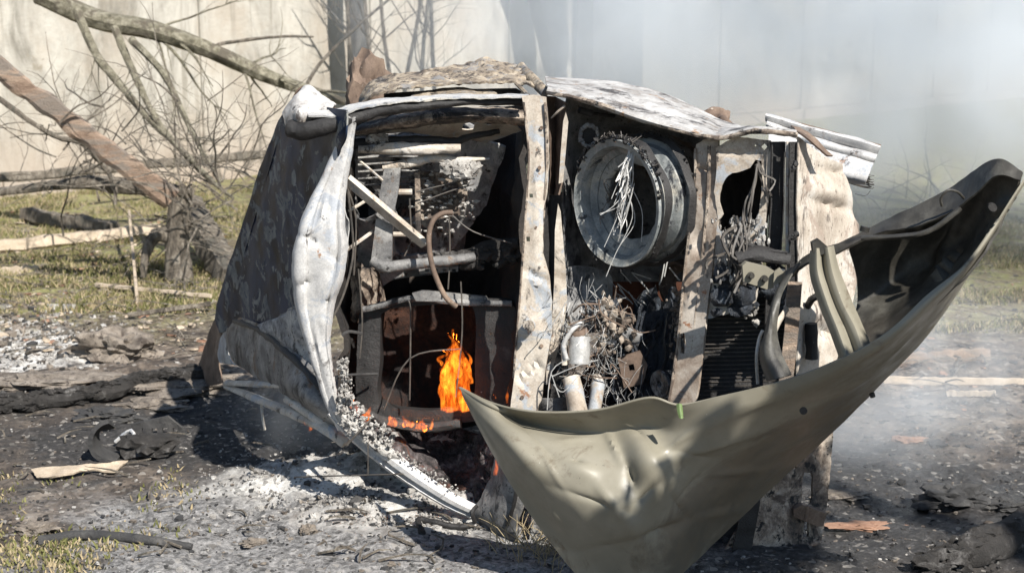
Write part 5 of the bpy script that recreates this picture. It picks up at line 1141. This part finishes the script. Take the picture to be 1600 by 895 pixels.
for v in (0, .03, .08, .14, .2, .28, .38, .5, .62, .74, .87, 1):
    row = []
    for i, (a, b) in enumerate(zip(T, B)):
        right = sst(5.2, 7.5, i) * (1 - sst(11, 13, i)); left = sst(.6, 2.2, i) * (1 - sst(5, 6.6, i))
        s_ = v ** (1 + .35 * right)
        y = a[2] + (b[2] - a[2]) * s_
        y += left * (.085 * math.exp(-((v - .13) / .1) ** 2) - .10 * math.exp(-((v - .55) / .25) ** 2))
        y -= right * (.05 * math.exp(-((v - .22) / .16) ** 2)) + (.07 * (1 - sst(.6, 2.2, i)) if .05 < v < .95 else 0) * i / 2
        row.append((a[0] + (b[0] - a[0]) * v, a[1] + (b[1] - a[1]) * v, y))
    rows.append(row)
sheet(mb, rows, .005, 16, 12, amp=.0025, fq=3.2, seed=60, dents=[(960, 700, 50, 7, .016, 1.15, 1), (925, 780, 70, 6, -.012, .35, 1), (1010, 770, 34, 5, -.016, -.9, 1), (860, 730, 60, 5, .007, 1.0, 1), (1060, 690, 44, 6, .012, -.7, 1), (1060, 790, 50, 5, -.012, .9, 1), (1150, 735, 60, 5, .010, -.1, 1), (1090, 710, 40, 5, -.009, .2, 1), (1240, 690, 70, 5, .008, -.5, 1), (1000, 680, 8, 40, -.012, -.7, 1), (830, 680, 70, 6, -.008, .8, 1), (950, 850, 70, 6, -.010, -.2, 1), (1290, 620, 50, 5, -.007, -.4, 1), (890, 690, 50, 6, .008, -.1, 1), (1400, 540, 60, 5, .008, -.8, 1), (985, 742, 22, 62, -.045, -.35, 1), (1012, 720, 26, 60, .035, -.55), (905, 735, 30, 16, .018, .2), (905, 722, 30, 8, -.012, .1, 1), (1030, 830, 90, 12, -.02, -.45, 1), (1130, 690, 130, 10, .014, -.35, 1), (1085, 750, 70, 9, -.012, -.8, 1), (1120, 800, 60, 8, .010, -.2, 1), (960, 790, 60, 10, .018, .9, 1), (1180, 650, 90, 14, -.012, -.4), (870, 800, 16, 70, .012, -.5, 1), (1330, 600, 120, 10, .010, -.62, 1), (905, 722, 7, 5, -.006, 0)])
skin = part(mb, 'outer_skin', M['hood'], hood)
mb = MB(); mb.tube(PP(*[(a[0], a[1] + 1, a[2] + .0) for a in T[:12]]), .004, 8, sub=8, flat=.8); part(mb, 'rolled_edge', M['hood'], hood)
# far flap, seen from inside
mb = MB()
rim = [(1330, 374, 4.16), (1375, 360, 4.12), (1430, 345, 4.08), (1480, 322, 4.04), (1520, 288, 4.0), (1562, 251, 3.97), (1598, 270, 3.93)]
sheet(mb, [[(1324, 380, 4.2), (1372, 352, 4.2), (1425, 326, 4.18), (1475, 302, 4.14), (1520, 272, 4.08), (1562, 250, 4.0), (1599, 270, 3.93)],
           [(1338, 440, 4.3), (1385, 425, 4.3), (1430, 400, 4.28), (1480, 375, 4.22), (1530, 340, 4.1), (1565, 312, 4.0), (1592, 300, 3.93)],
           [(1335, 510, 4.26), (1385, 480, 4.24), (1432, 452, 4.2), (1482, 420, 4.14), (1525, 385, 4.04), (1556, 350, 3.97), (1580, 320, 3.93)],
           [(1300, 600, 4.0), (1370, 560, 3.96), (1430, 500, 3.93), (1480, 458, 3.92), (1520, 412, 3.92), (1550, 366, 3.93), (1575, 328, 3.93)]], .008, 8, 8, amp=.012, fq=6, seed=61, dents=[(1490, 380, 10, 80, .02, .3)])
part(mb, 'inner_flap', M['hood_in'], hood)
mb = MB()                                              # flange of the far edge
sheet(mb, [[(1228, 432, 4.28), (1262, 402, 4.24), (1310, 382, 4.2), (1370, 354, 4.16), (1430, 325, 4.12), (1475, 303, 4.1), (1520, 272, 4.04), (1562, 250, 3.97), (1597, 271, 3.92)],
           [(1232, 436, 4.22), (1268, 412, 4.18), (1316, 392, 4.14), (1372, 368, 4.09), (1432, 356, 4.05), (1480, 338, 4.02), (1524, 305, 3.98), (1560, 275, 3.93), (1594, 285, 3.9)]], .006, 8, 5, amp=.006, fq=9, seed=62)
part(mb, 'edge_flange', M['hood_in'], hood)
mb = MB(); mb.tube(PP((1345, 372, 4.06), (1400, 370, 4.03), (1450, 362, 4.0), (1490, 335, 3.98), (1500, 325, 3.98)), .008, 8, wob=.001); mb.tube(PP((1472, 322, 3.97), (1470, 310, 3.96), (1480, 298, 3.95), (1496, 300, 3.96), (1506, 310, 3.98)), .004, 8, sub=6); part(mb, 'seal_strip', M['hood_in'], hood)
mb = MB()                                              # pressed stiffener
sheet(mb, [[(1268, 392, 4.14), (1276, 388, 4.1), (1284, 388, 4.13), (1292, 386, 4.1), (1300, 384, 4.14)], [(1268, 430, 4.12), (1278, 428, 4.08), (1288, 428, 4.11), (1300, 426, 4.08), (1310, 424, 4.12)], [(1284, 480, 4.06), (1294, 478, 4.02), (1304, 476, 4.05), (1316, 474, 4.02), (1328, 470, 4.06)], [(1300, 520, 4.0), (1310, 518, 3.96), (1322, 516, 3.99), (1336, 514, 3.96), (1346, 510, 4.0)], [(1315, 566, 3.94), (1326, 563, 3.9), (1338, 558, 3.93), (1350, 554, 3.9), (1362, 548, 3.94)]], .005, 5, 8, amp=.002)
part(mb, 'stiffener', M['hood'], hood)
mb = MB()
sheet(mb, [[(1228, 426, 4.24), (1240, 418, 4.22), (1252, 410, 4.2)], [(1210, 465, 4.18), (1214, 460, 4.14), (1224, 456, 4.13)], [(1198, 510, 4.12), (1204, 508, 4.08), (1212, 506, 4.1)], [(1190, 555, 4.06), (1200, 552, 4.02), (1218, 548, 4.04)], [(1200, 595, 4.0), (1216, 592, 3.96), (1236, 586, 3.98)]], .005, 6, 8, amp=.003)
part(mb, 'stiffener', M['hood_in'], hood)
mb = MB(); mb.tube(PP((1210, 565, 4.12), (1206, 530, 4.14), (1215, 505, 4.16), (1230, 482, 4.2)), [.01, .014, .012, .01], 8, flat=.6); mb.tube(PP((1184, 600, 4.08), (1182, 560, 4.1), (1186, 530, 4.12), (1192, 516, 4.12)), .005, 8); part(mb, 'bonnet_stay', M['beige'], hood)
mb = MB(); mb.tube(PP((1226, 610, 4.3), (1236, 520, 4.32), (1242, 440, 4.34)), .022, prof=[(-1, -.2), (1, -.2), (1, .2), (-1, .2)], up=(1, 0, 0)); part(mb, 'rusty_strap', M['plank'], hood)
mb = MB(); plate(mb, [(1160, 415), (1166, 410), (1200, 418), (1213, 426), (1208, 450), (1198, 452), (1162, 440)], 4.26, thick=.03, step=6, amp=.001); plate(mb, [(1210, 424), (1218, 418), (1224, 424), (1240, 418), (1248, 408), (1244, 420), (1222, 440), (1208, 446)], 4.24, thick=.008, step=6, amp=.004)
hinge = part(mb, 'hinge', M['hood'], hood)
for x, y in ((1173, 430), (1194, 435)):
    mb = MB(); c = P(x, y, 4.255); mb.tube([c, c + Vector((0, -.008, 0))], .011, 14, sub=1); mb.tube([c, c + Vector((0, -.018, 0))], .0065, 6, sub=1); part(mb, 'bolt', M['hood_in'], hinge)
mb = MB(); plate(mb, [(1269, 380), (1280, 374), (1294, 386), (1296, 394), (1284, 398), (1272, 400)], 4.1, thick=.03, step=5, amp=.002); mb.tube(PP((1350, 362, 4.12), (1352, 354, 4.12)), .014, 12, sub=1); part(mb, 'hinge', M['hood_in'], hood)
mb = MB(); mb.tube([P(1549, 323, 3.955), P(1549, 323, 3.955) + Vector((0, -.012, 0))], .011, 12, sub=1, flat=1.3); mb.tube([P(1255, 641, 3.87), P(1255, 641, 3.87) + Vector((0, -.006, 0))], .011, 12, sub=1); mb.tube(PP((1362, 614, 3.97), (1364, 620, 3.97)), .008, 8, sub=1); part(mb, 'bolt', M['black'], hood)

# a green leaf on the bonnet rim
mb = MB(); c = P(1061, 638, 3.965)
sheet(mb, [[tuple(c + Vector((-.008, -.004, .015))), tuple(c + Vector((0, -.010, .018))), tuple(c + Vector((.007, -.004, .014)))], [tuple(c + Vector((-.006, -.012, -.005))), tuple(c + Vector((.002, -.018, -.005))), tuple(c + Vector((.009, -.012, -.006)))], [tuple(c + Vector((-.001, -.02, -.022))), tuple(c + Vector((.005, -.024, -.024))), tuple(c + Vector((.010, -.02, -.022)))]], .0012, 4, 4, world=True)
tag(recenter(mb.build('leaf', M['leaf'])), 'small green leaf caught on the rim of the bonnet', 'leaf')

# ------------------------------------------------------------------ scattered stuff
def chips(name, n, region, size, mats, label, cat, seed, flatness=.35):
    rr = random.Random(seed); mb = MB()
    for _ in range(n):
        px, py = region(rr)
        g = G(px, py); s = size * rr.lognormvariate(0, .5); a = rr.uniform(0, 6.28)
        rot = Matrix.Rotation(a, 3, 'Z') @ Matrix.Rotation(rr.uniform(-.5, .5), 3, 'X')
        mb.cur = rr.choices(range(len(mats)), weights=[4, 3, 2, 1][:len(mats)])[0]
        vs = []
        for z in (-1, 1):
            for k in range(5):
                b = k * 1.2566; q = Vector((math.cos(b) * rr.uniform(.6, 1.3), math.sin(b) * rr.uniform(.4, .9), z * flatness * rr.uniform(.6, 1.2))) * s; vs.append(g + Vector((0, 0, s * .2)) + rot @ q)
        mb.add(vs, [(4, 3, 2, 1, 0), (5, 6, 7, 8, 9)] + [(k, (k + 1) % 5, 5 + (k + 1) % 5, 5 + k) for k in range(5)])
    mb.cur = 0
    return tag(mb.build(name, mats, flat=True), label, cat, kind='stuff')
chips('ground_debris', 5600, lambda r: (r.uniform(-40, 1640), 895 - (abs(r.gauss(0, .5)) * 330 if r.random() < .6 else r.random() * 440)), .0048, [M['darkstone'], M['stone'], M['charwood'], M['soot_ash']], 'small stones, cinders and ash flakes strewn over the ground', 'debris', 1)
chips('ash_flakes', 2200, lambda r: (r.gauss(560, 120), r.gauss(745, 36)), .0045, [M['soot_ash'], M['soot_ash'], M['darkstone']], 'white ash flakes heaped in front of the windscreen pillar', 'ash', 2, .6)
chips('ash_flakes', 900, lambda r: (r.gauss(60, 70), r.gauss(530, 30)), .011, [M['soot_ash'], M['stone'], M['darkstone']], 'pale ash and rubble crumbs at the left edge above the charred strip', 'ash', 3, .6)
chips('wood_chips', 1500, lambda r: (r.uniform(-20, 420), r.uniform(330, 560)), .015, [M['palewood'], M['stone'], M['dryleaf'], M['bark']], 'wood chips and dry leaves littering the grass on the left', 'litter', 4, .15)
chips('wood_chips', 900, lambda r: (r.uniform(1340, 1640), r.uniform(330, 700)), .010, [M['darkstone'], M['darkstone'], M['stone'], M['dryleaf']], 'wood chips littering the wet ground on the right', 'litter', 5, .15)
def grass(name, n, region, h, label, seed, mats):
    rr = random.Random(seed); mb = MB()
    for _ in range(n):
        px, py = region(rr); g = G(px, py)
        if fbm(g.x * 1.1, g.y * 1.1, 5) < -.05: continue
        for _k in range(6):
            mb.cur = 0 if rr.random() < .55 else 1
            a = rr.uniform(0, 6.28); hh = h * rr.uniform(.4, 1.3); q = g + Vector((rr.gauss(0, .03), rr.gauss(0, .03), 0)); s = Vector((math.cos(a), math.sin(a), 0)) * .0045
            tip = q + Vector((rr.gauss(0, .5) * hh, rr.gauss(0, .5) * hh, hh)); mid = q.lerp(tip, .55) + Vector((0, 0, hh * .15))
            mb.add([q - s, q + s, mid + s * .6, tip, mid - s * .6], [(0, 1, 2, 3, 4)])
    mb.cur = 0
    return tag(mb.build(name, mats, flat=True), label, 'grass', kind='stuff')
grass('grass', 4200, lambda r: (r.uniform(-60, 470), 300 + 190 * r.random() ** 1.2), .05, 'short yellow-green grass and moss between the stump and the wall', 1, [M['moss'], M['drygrass']])
grass('grass', 3500, lambda r: (r.uniform(1340, 1660), 330 + 190 * r.random()), .045, 'patchy grass beyond the bonnet on the right', 2, [M['moss'], M['drygrass']])
grass('grass', 420, lambda r: (r.uniform(-30, 110) if r.random() < .5 else r.uniform(90, 300), r.gauss(865, 20) if r.random() < .7 else r.gauss(760, 16)), .02, 'thin moss in the bottom left corner', 3, [M['moss'], M['drygrass']])
mb = MB(); rr = random.Random(66)
for k in range(380):
    if k < 230: g = G(rr.uniform(-30, 420), rr.uniform(320, 560), .02)
    elif k < 300: g = G(rr.uniform(1350, 1620), rr.uniform(340, 620), .02)
    else: g = G(rr.uniform(0, 800), rr.uniform(600, 890), .008)
    L = rr.uniform(.08, .45) * (1 if k < 300 else .4); a = rr.uniform(0, 6.28); d = Vector((math.cos(a), math.sin(a) * .6, rr.uniform(-.02, .25)))
    mb.tube([g, g + d * L * .5 + Vector((rr.gauss(0, .02), rr.gauss(0, .02), .01)), g + d * L], [.005, .004, .001], 4, sub=2)
tag(mb.build('twig_litter', M['bark']), 'thin dry twigs scattered over the ground', 'twigs', kind='stuff')
mb = MB(); rr = random.Random(67)
for k in range(120):
    g = G(rr.gauss(860, 40), rr.gauss(862, 16), .0); d = Vector((rr.gauss(0, .5), rr.gauss(0, .3), 1)) * rr.uniform(.04, .16)
    mb.tube([g, g + d * .6, g + d + Vector((rr.gauss(0, .02), 0, -.01))], [.0018, .0014, .0006], 4, sub=2)
tag(mb.build('dry_grass', M['drygrass']), 'dry grass stalks in front of the bonnet edge', 'grass', kind='stuff')

# ------------------------------------------------------------------ smoke
def smoke(name, c, r, dens, label, seed, col=(.92, .96, 1.0), fq=1.1, thr=(.42, .58), aniso=.0, base=0.0):
    mb = MB(); mb.lump((0, 0, 0), 1, (1, 1, 1), seed, 3, .0); o = mb.build(name, None or M['wire']); o.data.materials.clear()
    m = bpy.data.materials.new(name); m.use_nodes = True; t = m.node_tree; t.nodes.clear()
    out_ = t.nodes.new('ShaderNodeOutputMaterial'); v = t.nodes.new('ShaderNodeVolumePrincipled'); v.inputs['Color'].default_value = (*col, 1); v.inputs['Anisotropy'].default_value = aniso
    tc = t.nodes.new('ShaderNodeTexCoord'); ln = t.nodes.new('ShaderNodeVectorMath'); ln.operation = 'LENGTH'; t.links.new(tc.outputs['Object'], ln.inputs[0])
    mr = ramp(t, ln.outputs['Value'], [(.25, 1), (.98, 0)])
    mpn = t.nodes.new('ShaderNodeMapping'); mpn.inputs['Scale'].default_value = (r[0] * fq, r[1] * fq, r[2] * fq); t.links.new(tc.outputs['Object'], mpn.inputs[0])
    nz = t.nodes.new('ShaderNodeTexNoise'); nz.inputs['Scale'].default_value = 1; nz.inputs['Detail'].default_value = 4; nz.inputs['Roughness'].default_value = .55; nz.inputs['Distortion'].default_value = .6; t.links.new(mpn.outputs[0], nz.inputs['Vector'])
    nr = ramp(t, nz.outputs['Fac'], [(thr[0], base), (thr[1], 1)])
    mu = t.nodes.new('ShaderNodeMath'); mu.operation = 'MULTIPLY'; t.links.new(mr, mu.inputs[0]); t.links.new(nr, mu.inputs[1])
    m2 = t.nodes.new('ShaderNodeMath'); m2.operation = 'MULTIPLY'; m2.inputs[1].default_value = dens; t.links.new(mu.outputs[0], m2.inputs[0]); t.links.new(m2.outputs[0], v.inputs['Density'])
    t.links.new(v.outputs[0], out_.inputs['Volume']); o.data.materials.append(m); o.location = c; o.scale = r
    return tag(o, label, 'smoke', kind='stuff')
smoke('smoke', (3.2, 10.5, 3.0), (4.3, 3.8, 3.2), 2.0, 'dense pale blue smoke drifting behind the front of the wreck', 1, fq=1.0, base=.06)
smoke('smoke', (.4, 8.6, 2.0), (2.0, 2.0, 1.5), .32, 'thin smoke rising behind the roof of the wreck', 2)
smoke('smoke', (1.55, 5.6, .35), (.8, .9, .6), 1.3, 'wisps of smoke on the wet ground beside the front panel', 3, fq=2.2)
smoke('smoke', (-.75, 5.6, .25), (.5, .4, .3), 1.0, 'thin smoke over the white ash below the roof', 4, fq=3)
